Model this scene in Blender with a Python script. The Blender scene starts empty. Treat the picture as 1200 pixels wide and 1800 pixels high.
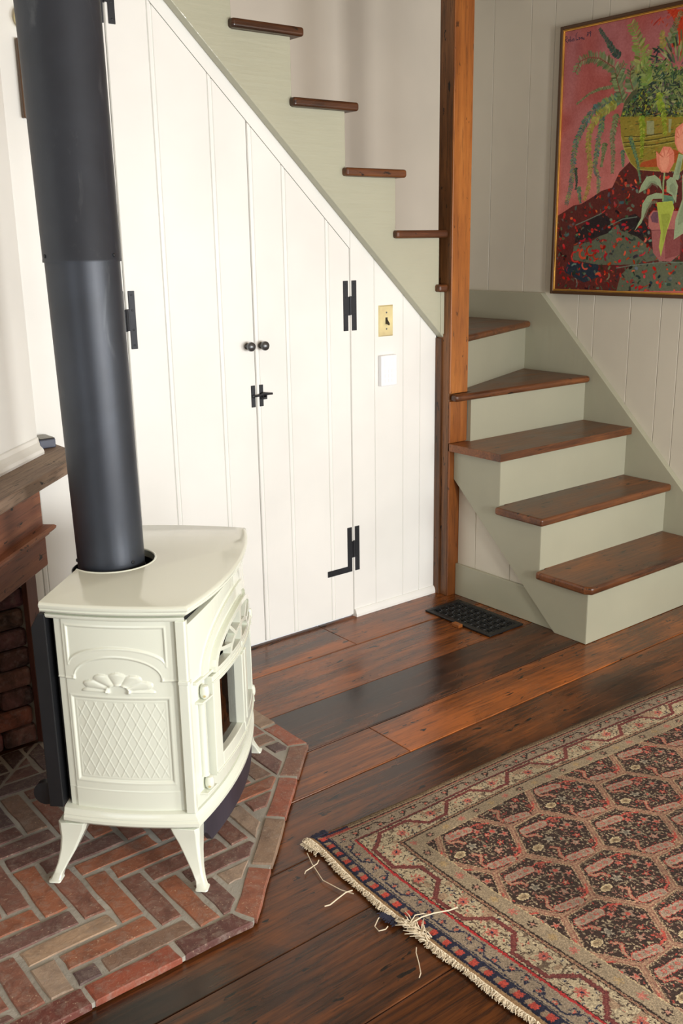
import bpy, bmesh, math, random, json
import numpy as np
from mathutils import Matrix, Vector
random.seed(7)
RNG = np.random.RandomState(11)
SC = bpy.context.scene
COL = SC.collection
PI = math.pi
S2 = 2 ** -.5

# ------------------------------------------------------------------ camera
cd = bpy.data.cameras.new('camera')
cd.sensor_fit = 'VERTICAL'; cd.sensor_height = 36.0; cd.sensor_width = 24.0
cd.lens = 1721.49 / 1800 * 36.0
cd.clip_start = .05; cd.clip_end = 60
cam = bpy.data.objects.new('camera', cd); COL.objects.link(cam)
yaw, pit, rol = [math.radians(a) for a in (38.212127, 15.468923, .920160)]
fw = Vector((math.sin(yaw) * math.cos(pit), math.cos(yaw) * math.cos(pit), -math.sin(pit)))
rt = Vector((math.cos(yaw), -math.sin(yaw), 0)); dn = fw.cross(rt)
r2 = rt * math.cos(rol) + dn * math.sin(rol); d2 = -rt * math.sin(rol) + dn * math.cos(rol)
M = Matrix((r2, -d2, -fw)).transposed().to_4x4(); M.translation = (0, 0, 1.43)
cam.matrix_world = M
SC.camera = cam

# ------------------------------------------------------------------ world, light, exposure
SC.view_settings.view_transform = 'Standard'; SC.view_settings.look = 'None'
SC.view_settings.gamma = 1; SC.view_settings.use_curve_mapping = False
SC.view_settings.exposure = 0.08
W = bpy.data.worlds.new('world'); SC.world = W; W.use_nodes = True
W.node_tree.nodes['Background'].inputs[0].default_value = (.80, .88, 1, 1)
W.node_tree.nodes['Background'].inputs[1].default_value = 1.0
def area_light(name, x, y, z, w, h, power, color, rot):
    l = bpy.data.lights.new(name, 'AREA'); l.shape = 'RECTANGLE'; l.size = w; l.size_y = h
    l.energy = power; l.color = color
    o = bpy.data.objects.new(name, l); COL.objects.link(o); o.location = (x, y, z); o.rotation_euler = rot
area_light('rear_daylight_strobe_fill', 1.58, -1.50, 1.15, .42, 1.0, 70, (1, .985, .955), (math.radians(90), 0, 0))  # stands in for a camera strobe, casts the narrow shadow of the post
area_light('rear_daylight_strobe_fill', 2.85, -1.50, 1.00, .8, 1.15, 60, (.965, .985, 1), (math.radians(90), 0, 0))
area_light('rear_daylight_strobe_fill', .45, -1.50, 1.00, .7, 1.15, 30, (.965, .985, 1), (math.radians(90), 0, 0))  # added fill lamp to brighten fireplace and stove side; no such window known
area_light('daylight_side_window', -1.12, .75, 1.12, 1.0, 1.15, 6, (.97, .985, 1), (math.radians(90), 0, math.radians(-90)))
area_light('stairwell_light', 1.5, 3.3, 3.3, 1.2, .5, 6, (1, .93, .84), (0, 0, 0))

# ------------------------------------------------------------------ materials
def lin(c):
    return tuple(((v / 255) / 12.92 if v / 255 < .04045 else ((v / 255 + .055) / 1.055) ** 2.4) for v in c) + (1,)
class NT:
    def __init__(s, name):
        s.m = bpy.data.materials.new(name); s.m.use_nodes = True; s.t = s.m.node_tree; s.n = s.t.nodes; s.l = s.t.links
        s.b = s.n['Principled BSDF']
    def new(s, t, **k):
        n = s.n.new(t)
        for a, v in k.items(): setattr(n, a, v)
        return n
    def set(s, node, **k):
        for a, v in k.items():
            a = a.replace('_', ' '); i = node.inputs[a]
            if isinstance(v, bpy.types.NodeSocket): s.l.new(v, i)
            else: i.default_value = v
        return node
    def coords(s, scale=(1, 1, 1), rot=(0, 0, 0), rnd=0.0):
        tc = s.new('ShaderNodeTexCoord'); mp = s.new('ShaderNodeMapping')
        s.l.new(tc.outputs['Object'], mp.inputs['Vector'])
        mp.inputs['Scale'].default_value = scale; mp.inputs['Rotation'].default_value = rot
        if rnd:
            oi = s.new('ShaderNodeObjectInfo'); m = s.new('ShaderNodeVectorMath', operation='SCALE')
            cb = s.new('ShaderNodeCombineXYZ')
            for k in range(3): s.l.new(oi.outputs['Random'], cb.inputs[k])
            s.l.new(cb.outputs[0], m.inputs[0]); m.inputs['Scale'].default_value = rnd
            s.l.new(m.outputs[0], mp.inputs['Location'])
        return mp.outputs[0]
    def noise(s, vec, scale, detail=4, rough=.55, dist=0.0):
        n = s.new('ShaderNodeTexNoise'); s.l.new(vec, n.inputs['Vector'])
        n.inputs['Scale'].default_value = scale; n.inputs['Detail'].default_value = detail
        n.inputs['Roughness'].default_value = rough; n.inputs['Distortion'].default_value = dist
        return n.outputs[0]
    def ramp(s, fac, stops):
        r = s.new('ShaderNodeValToRGB'); s.l.new(fac, r.inputs[0]); e = r.color_ramp.elements
        while len(e) < len(stops): e.new(.5)
        for k, (p, c) in enumerate(stops):
            e[k].position = p; e[k].color = lin(c) if len(c) == 3 else c
        return r.outputs[0]
    def mix(s, a, b, fac, mode='MIX'):
        m = s.new('ShaderNodeMix', data_type='RGBA', blend_type=mode)
        for i, v in ((0, fac), (6, a), (7, b)):
            if isinstance(v, bpy.types.NodeSocket): s.l.new(v, m.inputs[i])
            else: m.inputs[i].default_value = v
        return m.outputs[2]
    def bump(s, h, strength, dist=.002):
        b = s.new('ShaderNodeBump'); s.l.new(h, b.inputs['Height'])
        b.inputs['Strength'].default_value = strength; b.inputs['Distance'].default_value = dist
        s.l.new(b.outputs[0], s.b.inputs['Normal'])
    def done(s, color=None, rough=.5, metal=0, coat=0, spec=.5):
        if color is not None:
            if isinstance(color, bpy.types.NodeSocket): s.l.new(color, s.b.inputs['Base Color'])
            else: s.b.inputs['Base Color'].default_value = lin(color)
        if isinstance(rough, bpy.types.NodeSocket): s.l.new(rough, s.b.inputs['Roughness'])
        else: s.b.inputs['Roughness'].default_value = rough
        s.b.inputs['Metallic'].default_value = metal
        s.b.inputs['Coat Weight'].default_value = coat; s.b.inputs['Coat Roughness'].default_value = .12
        s.b.inputs['Specular IOR Level'].default_value = spec
        return s.m

def painted(name, c, rough, bump=.12, axis=2, drips=False):
    t = NT(name); sc = [60, 60, 60]; sc[axis] = 6
    v = t.coords(tuple(sc)); n = t.noise(v, 1, 4)
    v2 = t.coords((2, 2, 2)); n2 = t.noise(v2, 1, 3)
    c1 = tuple(min(255, a * 1.015) for a in c); c0 = tuple(a * .975 for a in c)
    col = t.ramp(n2, [(.35, c0), (.65, c1)])
    t.bump(n, bump, .002)
    return t.done(col, rough)
def wood(name, stops, axis, rough=(.25, .45), coat=0, streak=18, bump=.25, rnd=7.0, patch=2.2, fleck=.35):
    """long-grained wood; axis = grain direction 0/1/2"""
    t = NT(name)
    sc = [streak * 1.9] * 3; sc[axis] = streak * .10
    v = t.coords(tuple(sc), rnd=rnd * streak * .3); n1 = t.noise(v, 1.0, 8, .68, 1.2)
    scb = [patch * 1.3] * 3; scb[axis] = patch * .45
    vb = t.coords(tuple(scb), rnd=rnd * 3); n2 = t.noise(vb, 1.0, 4, .6, .8)
    oi = t.new('ShaderNodeObjectInfo'); sep = t.new('ShaderNodeSeparateColor')
    t.l.new(oi.outputs['Color'], sep.inputs[0])
    a = t.new('ShaderNodeMath', operation='MULTIPLY'); t.l.new(n1, a.inputs[0]); a.inputs[1].default_value = .70
    b = t.new('ShaderNodeMath', operation='MULTIPLY_ADD'); t.l.new(n2, b.inputs[0]); b.inputs[1].default_value = 1.05; t.l.new(a.outputs[0], b.inputs[2])
    c = t.new('ShaderNodeMath', operation='MULTIPLY_ADD'); t.l.new(sep.outputs[0], c.inputs[0]); c.inputs[1].default_value = .35; t.l.new(b.outputs[0], c.inputs[2])
    k = t.new('ShaderNodeMath', operation='SUBTRACT'); t.l.new(c.outputs[0], k.inputs[0]); k.inputs[1].default_value = .545
    col = t.ramp(k.outputs[0], stops)
    # dark flecks, cracks and knots along the grain
    scf = [230] * 3; scf[axis] = 13
    vf = t.coords(tuple(scf), rnd=rnd * 5); nf = t.noise(vf, .7, 5, .7, .3)
    fm = t.ramp(nf, [(.54, (0, 0, 0, 1)), (.64, (1, 1, 1, 1))])
    mm = t.new('ShaderNodeMath', operation='MULTIPLY'); t.l.new(fm, mm.inputs[0]); mm.inputs[1].default_value = fleck
    col = t.mix(col, lin((26, 14, 8)), mm.outputs[0])
    scs = [75] * 3; scs[axis] = 26
    vs = t.coords(tuple(scs), rnd=rnd * 2); ns = t.noise(vs, .6, 3, .55, .3)
    sm = t.ramp(ns, [(.655, (0, 0, 0, 1)), (.685, (1, 1, 1, 1))])
    ms = t.new('ShaderNodeMath', operation='MULTIPLY'); t.l.new(sm, ms.inputs[0]); ms.inputs[1].default_value = min(1, fleck * 2)
    col = t.mix(col, lin((16, 9, 6)), ms.outputs[0])
    rr = t.new('ShaderNodeMapRange'); t.l.new(n2, rr.inputs[0]); rr.inputs[1].default_value = .3; rr.inputs[2].default_value = .7
    rr.inputs[3].default_value = rough[0]; rr.inputs[4].default_value = rough[1]
    t.bump(n1, bump, .0015)
    return t.done(col, rr.outputs[0], coat=coat)
def metal(name, c, rough, met=.6, n=.15):
    t = NT(name); v = t.coords((1, 1, 1)); k = t.noise(v, 60, 4); t.bump(k, n, .001)
    k2 = t.noise(v, 9, 3)
    return t.done(t.ramp(k2, [(.3, tuple(x * .88 for x in c)), (.7, tuple(min(255, x * 1.1) for x in c))]), rough, met)

MAT = {}
MAT['white'] = painted('white_paint', (237, 237, 232), .42, .10)
MAT['putty'] = painted('putty_paint', (202, 196, 180), .45, .10)
MAT['beige'] = painted('beige_plaster', (214, 205, 190), .6, .15)
MAT['ceiling'] = painted('ceiling_paint', (176, 152, 118), .7, .1)
MAT['sage'] = painted('sage_paint', (162, 160, 139), .33, .28)
MAT['sage_gloss'] = painted('sage_gloss_paint', (177, 177, 156), .20, .9, axis=0)
MAT['floor'] = wood('floor_wood', [(.10, (24, 14, 9)), (.32, (56, 32, 18)), (.54, (108, 60, 25)), (.80, (166, 92, 36))], 0, (.16, .36), .0, 22, .22, patch=3.2, fleck=.55)
MAT['tread'] = wood('tread_wood', [(.12, (44, 24, 13)), (.36, (86, 50, 28)), (.60, (124, 74, 38)), (.85, (166, 104, 54))], 0, (.26, .42), .0, 26, .2, patch=4, fleck=.45)
MAT['post'] = wood('honey_pine', [(.10, (84, 46, 20)), (.40, (130, 74, 30)), (.62, (162, 98, 40)), (.90, (192, 128, 62))], 2, (.28, .42), 0, 16, .2, patch=1.6, fleck=.35)
MAT['post_dark'] = wood('weathered_shaded_pine', [(.15, (52, 32, 18)), (.40, (104, 66, 36)), (.62, (140, 92, 52)), (.85, (176, 124, 74))], 2, (.35, .5), 0, 18, .25, fleck=.6)
MAT['mantel'] = wood('old_mantel_wood', [(.10, (72, 38, 24)), (.36, (122, 70, 46)), (.60, (158, 102, 70)), (.85, (192, 146, 108))], 0, (.5, .7), 0, 9, .5, fleck=.5)
MAT['shelf'] = wood('old_shelf_wood', [(.10, (60, 44, 34)), (.36, (108, 84, 66)), (.60, (140, 118, 98)), (.85, (166, 144, 122))], 0, (.5, .75), 0, 12, .5, fleck=.6)
MAT['iron'] = metal('black_iron', (44, 46, 50), .48, .45, .35)
MAT['register'] = metal('black_cast_iron', (26, 26, 26), .42, .3, .3)
MAT['pewter'] = metal('pewter_metal', (104, 106, 108), .32, .8, .3)
MAT['brass'] = metal('brass_metal', (244, 222, 168), .3, .4, .1)
MAT['gilt'] = metal('gilt_metal', (226, 172, 84), .3, .7, .3)
MAT['black'] = metal('black_sheet_metal', (26, 27, 30), .5, .2, .05)
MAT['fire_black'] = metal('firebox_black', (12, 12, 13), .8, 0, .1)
MAT['lip'] = metal('charcoal_panel_metal', (62, 58, 68), .45, .3, .1)
MAT['plastic'] = NT('white_plastic').done((246, 247, 250), .35)
MAT['dark_plastic'] = NT('dark_toggle_plastic').done((40, 34, 30), .3)
MAT['slate'] = NT('slate_plastic').done((78, 84, 102), .45)
MAT['taupe'] = NT('taupe_plastic').done((128, 126, 116), .4)
def enamel():
    t = NT('cream_enamel'); v = t.coords((1, 1, 1)); n = t.noise(v, 170, 3); t.bump(n, .06, .001)
    return t.done((226, 230, 215), .11, coat=.3)
MAT['enamel'] = enamel()
def pipe_paint():
    t = NT('pipe_paint'); v = t.coords((1, 1, 1)); n = t.noise(v, 5, 5, .6, .5)
    v2 = t.coords((3, 3, 1.2)); n2 = t.noise(v2, 3.5, 5, .65, 1.5)
    sm = t.ramp(n2, [(.60, (0, 0, 0, 1)), (.74, (.32, .32, .32, 1))])
    c = t.ramp(n, [(.3, (47, 51, 58)), (.7, (56, 61, 70))])
    c = t.mix(c, lin((104, 108, 112)), sm)
    return t.done(c, .42, .35)
MAT['pipe'] = pipe_paint()
def brick():
    t = NT('old_brick'); oi = t.new('ShaderNodeObjectInfo'); v = t.coords((1, 1, 1), rnd=9)
    n = t.noise(v, 42, 8, .75, .4); n3 = t.noise(v, 14, 6, .7, .8); n4 = t.noise(v, 170, 3, .6)
    c = t.mix(oi.outputs['Color'], lin((58, 38, 36)), t.ramp(n3, [(.42, (0, 0, 0, 1)), (.70, (.55, .55, .55, 1))]))
    c = t.mix(c, lin((156, 142, 130)), t.ramp(n, [(.48, (0, 0, 0, 1)), (.72, (.62, .62, .62, 1))]))
    c = t.mix(c, lin((206, 180, 150)), t.ramp(n4, [(.62, (0, 0, 0, 1)), (.72, (.6, .6, .6, 1))]))
    t.bump(n, .9, .004)
    return t.done(c, .62)
MAT['brick'] = brick()
def mortar():
    t = NT('mortar'); v = t.coords((1, 1, 1)); n = t.noise(v, 60, 6, .7); n2 = t.noise(v, 7, 3)
    c = t.ramp(n2, [(.3, (146, 142, 132)), (.7, (178, 173, 162))]); t.bump(n, .9, .004)
    return t.done(c, .9)
MAT['mortar'] = mortar()
def soot():
    t = NT('sooty_brick'); oi = t.new('ShaderNodeObjectInfo'); v = t.coords((1, 1, 1), rnd=3)
    n = t.noise(v, 9, 6, .7, .6); n2 = t.noise(v, 45, 5, .65)
    c = t.mix(oi.outputs['Color'], lin((30, 26, 28)), t.ramp(n, [(.42, (0, 0, 0, 1)), (.64, (.85, .85, .85, 1))]))
    c = t.mix(c, lin((150, 134, 128)), t.ramp(n2, [(.50, (0, 0, 0, 1)), (.80, (.6, .6, .6, 1))]))
    t.bump(n2, .8, .006)
    return t.done(c, .85)
MAT['soot'] = soot()
def glass():
    t = NT('stove_glass'); t.b.inputs['Transmission Weight'].default_value = 1; t.b.inputs['IOR'].default_value = 1.45
    return t.done((170, 172, 176), .03)
MAT['glass'] = glass()
def log_m():
    t = NT('log_bark'); v = t.coords((1, 1, 1)); n = t.noise(v, 30, 5); t.bump(n, .8, .01)
    return t.done(t.ramp(n, [(.35, (30, 24, 20)), (.65, (84, 70, 58))]), .9)
MAT['log'] = log_m()
MAT['yarn'] = NT('cotton_yarn').done((216, 202, 176), .9)
MAT['navy_yarn'] = NT('navy_yarn').done((40, 42, 62), .9)
MAT['canvas_back'] = NT('frame_wood').done((74, 48, 26), .45)
MAT['frame_dark'] = NT('dark_frame_wood').done((84, 58, 34), .4)
MAT['print'] = None

# ------------------------------------------------------------------ mesh helpers
class MB:
    def __init__(s): s.v = []; s.f = []
    def add(s, v, f):
        o = len(s.v); s.v += [tuple(p) for p in v]; s.f += [tuple(i + o for i in q) for q in f]; return s
    def box(s, x0, x1, y0, y1, z0, z1):
        return s.add([(x0, y0, z0), (x1, y0, z0), (x1, y1, z0), (x0, y1, z0), (x0, y0, z1), (x1, y0, z1), (x1, y1, z1), (x0, y1, z1)],
                     [(0, 3, 2, 1), (4, 5, 6, 7), (0, 1, 5, 4), (1, 2, 6, 5), (2, 3, 7, 6), (3, 0, 4, 7)])
    def prism(s, poly, a, b, ax):
        """poly in the two other axes (order XY / XZ / YZ), extruded a..b on axis ax"""
        def P(p, h):
            return (h, p[0], p[1]) if ax == 0 else ((p[0], h, p[1]) if ax == 1 else (p[0], p[1], h))
        n = len(poly)
        return s.add([P(p, a) for p in poly] + [P(p, b) for p in poly],
                     [tuple(range(n))[::-1], tuple(range(n, 2 * n))] + [(i, (i + 1) % n, n + (i + 1) % n, n + i) for i in range(n)])
    def loft(s, rings, cap=True, closed=True):
        n = len(rings[0]); v = [p for r in rings for p in r]; f = []
        for k in range(len(rings) - 1):
            for i in range(n if closed else n - 1):
                j = (i + 1) % n; f.append((k * n + i, k * n + j, (k + 1) * n + j, (k + 1) * n + i))
        if cap: f += [tuple(range(n))[::-1], tuple(range((len(rings) - 1) * n, len(rings) * n))]
        return s.add(v, f)
    def tube(s, path, r, n=8, cap=True):
        path = [Vector(p) for p in path]; rings = []
        rad = r if isinstance(r, (list, tuple)) else [r] * len(path)
        up = None
        for i, p in enumerate(path):
            t = (path[min(i + 1, len(path) - 1)] - path[max(i - 1, 0)]).normalized()
            if up is None: up = t.orthogonal().normalized()
            up = (up - t * up.dot(t)).normalized(); w = t.cross(up)
            rings.append([tuple(p + (up * math.cos(2 * PI * k / n) + w * math.sin(2 * PI * k / n)) * rad[i]) for k in range(n)])
        return s.loft(rings, cap)
    def lathe(s, prof, c, n=24, axis='z', cap=True):
        """prof: (r, h) list; axis z, or -y (h grows toward -y)"""
        rings = []
        for r, h in prof:
            ring = []
            for k in range(n):
                a = 2 * PI * k / n
                if axis == 'z': ring.append((c[0] + r * math.cos(a), c[1] + r * math.sin(a), c[2] + h))
                elif axis == '-x': ring.append((c[0] - h, c[1] + r * math.cos(a), c[2] + r * math.sin(a)))
                else: ring.append((c[0] + r * math.cos(a), c[1] - h, c[2] + r * math.sin(a)))
            rings.append(ring)
        return s.loft(rings, cap)
    def build(s, name, mat, parent=None, label=None, cat=None, group=None, kind=None, smooth=False, bevel=0, seg=2, color=None, inv=False, weld=False):
        me = bpy.data.meshes.new(name); me.from_pydata(s.v, [], s.f); me.validate()
        bm = bmesh.new(); bm.from_mesh(me)
        if weld: bmesh.ops.remove_doubles(bm, verts=bm.verts, dist=1e-5)
        bmesh.ops.recalc_face_normals(bm, faces=bm.faces); bm.to_mesh(me); bm.free()
        me.materials.append(MAT[mat] if isinstance(mat, str) else mat)
        o = bpy.data.objects.new(name, me); COL.objects.link(o)
        if smooth:
            me.polygons.foreach_set('use_smooth', [True] * len(me.polygons))
            try: me.set_sharp_from_angle(angle=math.radians(35))
            except Exception: pass
        if bevel:
            b = o.modifiers.new('bevel', 'BEVEL'); b.width = bevel; b.segments = seg; b.limit_method = 'ANGLE'; b.angle_limit = math.radians(40)
        if parent is not None:
            o.parent = parent
            if inv: o.matrix_parent_inverse = Matrix.Translation(parent.location).inverted()
        return tag(o, label, cat, group, kind, color)
def tag(o, label=None, cat=None, group=None, kind=None, color=None):
    if label: o['label'] = label
    if cat: o['category'] = cat
    if group: o['group'] = group
    if kind: o['kind'] = kind
    if color is not None: o.color = tuple(color) if len(color) == 4 else tuple(color) + (1,)
    return o
def thing(name, loc, label, cat, rotz=0, group=None, kind=None):
    o = bpy.data.objects.new(name, None); COL.objects.link(o); o.location = loc; o.rotation_euler = (0, 0, rotz)
    o.matrix_local = Matrix.Translation(loc) @ Matrix.Rotation(rotz, 4, 'Z'); o.empty_display_size = .05
    return tag(o, label, cat, group, kind)
def tone(v): return (v, v, v, 1)

# ------------------------------------------------------------------ generated pattern images (computed here, nothing loaded)
def to_image(name, arr):
    h, w, _ = arr.shape
    im = bpy.data.images.new(name, w, h, alpha=False)
    px = np.ones((h, w, 4), np.float32); px[..., :3] = np.clip(arr / 255., 0, 1)[::-1]
    im.pixels.foreach_set(px.ravel()); im.update(); im.pack()
    return im
def image_mat(name, arr, rough, bumpscale=0, bump=.0, gloss=0):
    t = NT(name); im = to_image(name, arr); tx = t.new('ShaderNodeTexImage'); tx.image = im; tx.extension = 'EXTEND'
    if bump:
        v = t.coords((1, 1, 1)); n = t.noise(v, bumpscale, 4); t.bump(n, bump, .002)
    return t.done(tx.outputs[0], rough, spec=.3)
class Canvas:
    def __init__(s, w, h, bg):
        s.a = np.zeros((h, w, 3), np.float32) + np.array(bg, np.float32); s.h = h; s.w = w
    def poly(s, pts, c, al=1.0):
        P = np.array(pts, float); x0, y0 = np.floor(P.min(0)).astype(int) - 1; x1, y1 = np.ceil(P.max(0)).astype(int) + 2
        x0 = max(x0, 0); y0 = max(y0, 0); x1 = min(x1, s.w); y1 = min(y1, s.h)
        if x1 <= x0 or y1 <= y0: return
        X, Y = np.meshgrid(np.arange(x0, x1) + .5, np.arange(y0, y1) + .5); m = np.zeros(X.shape, bool)
        n = len(P)
        for i in range(n):
            ax, ay = P[i]; bx, by = P[(i + 1) % n]
            if ay == by: continue
            m ^= ((Y > min(ay, by)) & (Y <= max(ay, by)) & (X < (bx - ax) * (Y - ay) / (by - ay) + ax))
        r = s.a[y0:y1, x0:x1]; r[m] = r[m] * (1 - al) + np.array(c, np.float32) * al
        return (x0, y0, x1, y1, m)
    def stroke(s, p, q, w, c, al=1.0, leaf=False):
        p = np.array(p, float); q = np.array(q, float); d = q - p; L = max(np.hypot(*d), 1e-6); d /= L
        lo = np.minimum(p, q) - w - 1; hi = np.maximum(p, q) + w + 2
        x0, y0 = max(int(lo[0]), 0), max(int(lo[1]), 0); x1, y1 = min(int(hi[0]), s.w), min(int(hi[1]), s.h)
        if x1 <= x0 or y1 <= y0: return
        X, Y = np.meshgrid(np.arange(x0, x1) + .5 - p[0], np.arange(y0, y1) + .5 - p[1])
        t = (X * d[0] + Y * d[1]) / L; e = np.abs(-X * d[1] + Y * d[0])
        ww = w * np.sqrt(np.clip(1 - (2 * t - 1) ** 2, 0, 1)) if leaf else w
        m = (t >= 0) & (t <= 1) & (e <= ww)
        if not leaf: m |= (X ** 2 + Y ** 2 <= w * w)
        r = s.a[y0:y1, x0:x1]; r[m] = r[m] * (1 - al) + np.array(c, np.float32) * al
    def line(s, pts, w, c, al=1.0):
        for p, q in zip(pts[:-1], pts[1:]): s.stroke(p, q, w, c, al)
def smooth_noise(h, w, cell, rng):
    gh, gw = int(h / cell) + 3, int(w / cell) + 3; g = rng.rand(gh, gw)
    y = np.arange(h) / cell; x = np.arange(w) / cell; yi = y.astype(int); xi = x.astype(int); fy = (y - yi)[:, None]; fx = (x - xi)[None, :]
    fy = fy * fy * (3 - 2 * fy); fx = fx * fx * (3 - 2 * fx)
    a = g[yi][:, xi]; b = g[yi][:, xi + 1]; c = g[yi + 1][:, xi]; d = g[yi + 1][:, xi + 1]
    return (a * (1 - fx) + b * fx) * (1 - fy) + (c * (1 - fx) + d * fx) * fy

# ------------------------------------------------------------------ the setting
YW = 2.817            # face of the white board wall
XR = 3.553            # face of the right-hand board wall
XP = 2.709            # left face of the corner post
YB = 3.65             # plaster wall behind the upper flight
def zs(x): return 1.061 + .943 * (2.702 - x)      # lower edge of the upper string
def zd(x): return 1.403 + .96 * (2.272 - x)       # sloping head of the closet doors

# floor: wide old boards, each one apart
fl = MB().box(-1.3, XR, -1.6, 2.835, -.06, -.024).build('floor', 'black', kind='structure')
rows = [(2.835, 2.596, [2.104], [.55, .50], [0, 0]), (2.594, 2.321, [.62], [.55, .66], [-.0015, -.0015]), (2.319, 2.081, [1.02], [.1, .02], [0, 0]),
        (2.079, 1.894, [1.731], [.70, .92], [-.002, -.002]), (1.892, 1.672, [.55], [.3, .34], [-.0045, -.0045]), (1.670, 1.441, [1.95], [.10, .3], [-.004, -.004]),
        (1.439, 1.189, [2.3], [.12, .2], [-.003, -.003]), (1.187, .931, [.7, 2.6], [.1, .2, .3], [-.004] * 3), (.929, .672, [1.6], [.3, .5], [-.003] * 2),
        (.670, .40, [2.0], [.2, .4], [-.003] * 2), (.398, .12, [1.2], [.4, .2], [-.003] * 2), (.118, -.2, [2.2], [.4, .3], [-.003] * 2), (-.202, -.6, [1], [.2, .4], [-.003] * 2), (-.602, -1.1, [2], [.3, .2], [-.003] * 2), (-1.102, -1.6, [1.4], [.3, .2], [-.003] * 2)]
for y1, y0, js, tn, dz in rows:
    xs = [-1.3] + js + [XR]
    for k in range(len(xs) - 1):
        MB().box(xs[k] + .0008, xs[k + 1] - .0008, y0, y1, -.024, dz[k]).build('floor_board', 'floor', fl, bevel=.0022, seg=2, color=tone(tn[k]))

def across(profile, x0, x1, zb, zt, parent, mat='white', name='board', color=None):
    """vertical board along X on the white wall with a moulded front profile, top cut to zt(x)"""
    n = len(profile); vb = [(x, YW + d, zb) for x, d in profile]; vt = [(x, YW + d, zt(x)) for x, d in profile]
    f = [tuple(range(n)), tuple(range(n, 2 * n))[::-1]] + [(i, (i + 1) % n, n + (i + 1) % n, n + i) for i in range(n)]
    return MB().add(vb + vt, f).build(name, mat, parent, color=color)
def prof(x0, x1, bead):
    p = [(x0, .018), (x0, .004), (x0 + .002, 0)]
    if bead: p += [(x0 + .0105, -.0012), (x0 + .0125, .0022), (x0 + .0150, .0028), (x0 + .0170, 0)]
    return p + [(x1 - .002, 0), (x1, .004), (x1, .018)]
wb = MB().prism([(-1.3, 0), (2.708, 0), (2.708, zs(2.703) + .05), (1.36, zs(1.36) + .05), (1.2, 2.44), (-1.3, 2.44)], YW + .018, YW + .05, 1).build('wall_back', 'white', kind='structure')
for a, b, bead in ((-1.3, .50, 0), (.50, .85, 1), (.85, 1.045, 1), (1.045, 1.3865, 1)):
    across(prof(a, b - .0006, bead), a, b, .0, lambda x: min(2.44, zs(x) + .04), wb)
for a, b, bead in ((2.2748, 2.387, 0), (2.387, 2.530, 0), (2.530, 2.619, 0), (2.619, 2.7060, 0)):
    across(prof(a, b - .0006, bead), a, b, .0, lambda x: zs(x) + .04, wb)
tr = MB().prism([(1.3885, zd(1.3885) + .0025), (2.2742, zd(2.2742) + .0025), (2.2742, zs(2.2742) + .04), (1.3885, zs(1.3885) + .04)], YW, YW + .018, 1).build('trim_1', 'white', kind='structure')

def door(name, xs, zb):
    d = MB().prism([(xs[0] + .01, zb + .02), (xs[-1] - .01, zb + .02), (xs[-1] - .01, zd(xs[-1]) - .03), (xs[0] + .01, zd(xs[0]) - .03)], YW + .012, YW + .0175, 1)
    root = d.build(name, 'white', kind='structure')
    for k in range(len(xs) - 1):
        a, b = xs[k], xs[k + 1]
        p = prof(a, b - .0005, k > 0 or name == 'door_2')
        if name == 'door_1' and k == 0: p = prof(a, b - .0005, False)
        p = [(x, min(dd, .012)) for x, dd in p]
        across(p, a, b, zb, lambda x: zd(x) - .001, root)
    return root
d1 = door('door_1', [1.3885, 1.522, 1.716, 1.8530], .012)
d2_ = door('door_2', [1.8555, 1.985, 2.164, 2.2722], .012)
def screw(x, z, parent, y):
    MB().lathe([(.0001, 0), (.0032, 0), (.0030, .0016), (.0012, .0022)], (x, y, z), 8, 'y').build('screw', 'iron', parent, smooth=True)
def hinge(parent, xl, xr, z0, z1, arm=None, gap=None):
    y = YW - .003; w = .0215; cz = (z0 + z1) / 2; m = MB(); mid = gap
    m.box(xl, xl + w, y, YW, z0, z1); m.box(xr, xr + w, y, YW, z0, z1)
    m.box(xl + w - .002, mid + .001, y, YW, cz - .034, cz + .032); m.box(mid - .001, xr + .002, y, YW, cz - .032, cz + .034)
    if arm: m.box(arm, xl + .002, y, YW, z0, z0 + .0235)
    h = m.build('hinge', 'iron', parent, bevel=.0008, seg=1, label='black iron HL hinge' if arm else 'black iron H hinge')
    MB().tube([(mid, y - .001, cz - .032), (mid, y - .001, cz + .033)], .0042, 10).build('hinge_knuckle', 'iron', h, smooth=True)
    for x in (xl + w / 2, xr + w / 2):
        for z in (z0 + .012, cz - .030, cz + .030, z1 - .012):
            if z1 - z0 > .05: screw(x, z, h, y)
    if arm:
        for x in (arm + .012, arm + .055): screw(x, z0 + .012, h, y)
hinge(d2_, 2.2405, 2.2795, 1.114, 1.292, gap=2.2715)
hinge(d2_, 2.2440, 2.2810, .190, .369, arm=2.146, gap=2.2725)
hinge(d1, 1.3600, 1.3965, 1.115, 1.292, gap=1.388)
hinge(d1, 1.3610, 1.3975, 2.040, 2.215, gap=1.388)
kn = [(.009, 0), (.0105, .002), (.0065, .005), (.0060, .011), (.0130, .019), (.0160, .026), (.0150, .033), (.0095, .038), (.0001, .0395)]
for d, x, z in ((d1, 1.8215, 1.092), (d2_, 1.8775, 1.091)):
    MB().lathe(kn, (x, YW, z), 20, 'y').build('knob', 'pewter', d, smooth=True, label='round pewter knob')
la = MB().box(1.8315, 1.8475, YW - .003, YW, .882, .957).build('latch_plate', 'iron', d1, bevel=.0008, seg=1, label='black latch plate')
MB().lathe([(.0001, 0), (.0065, 0), (.006, .004), (.003, .006)], (1.8395, YW - .003, .920), 12, 'y').build('latch_pivot', 'iron', la, smooth=True)
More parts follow.
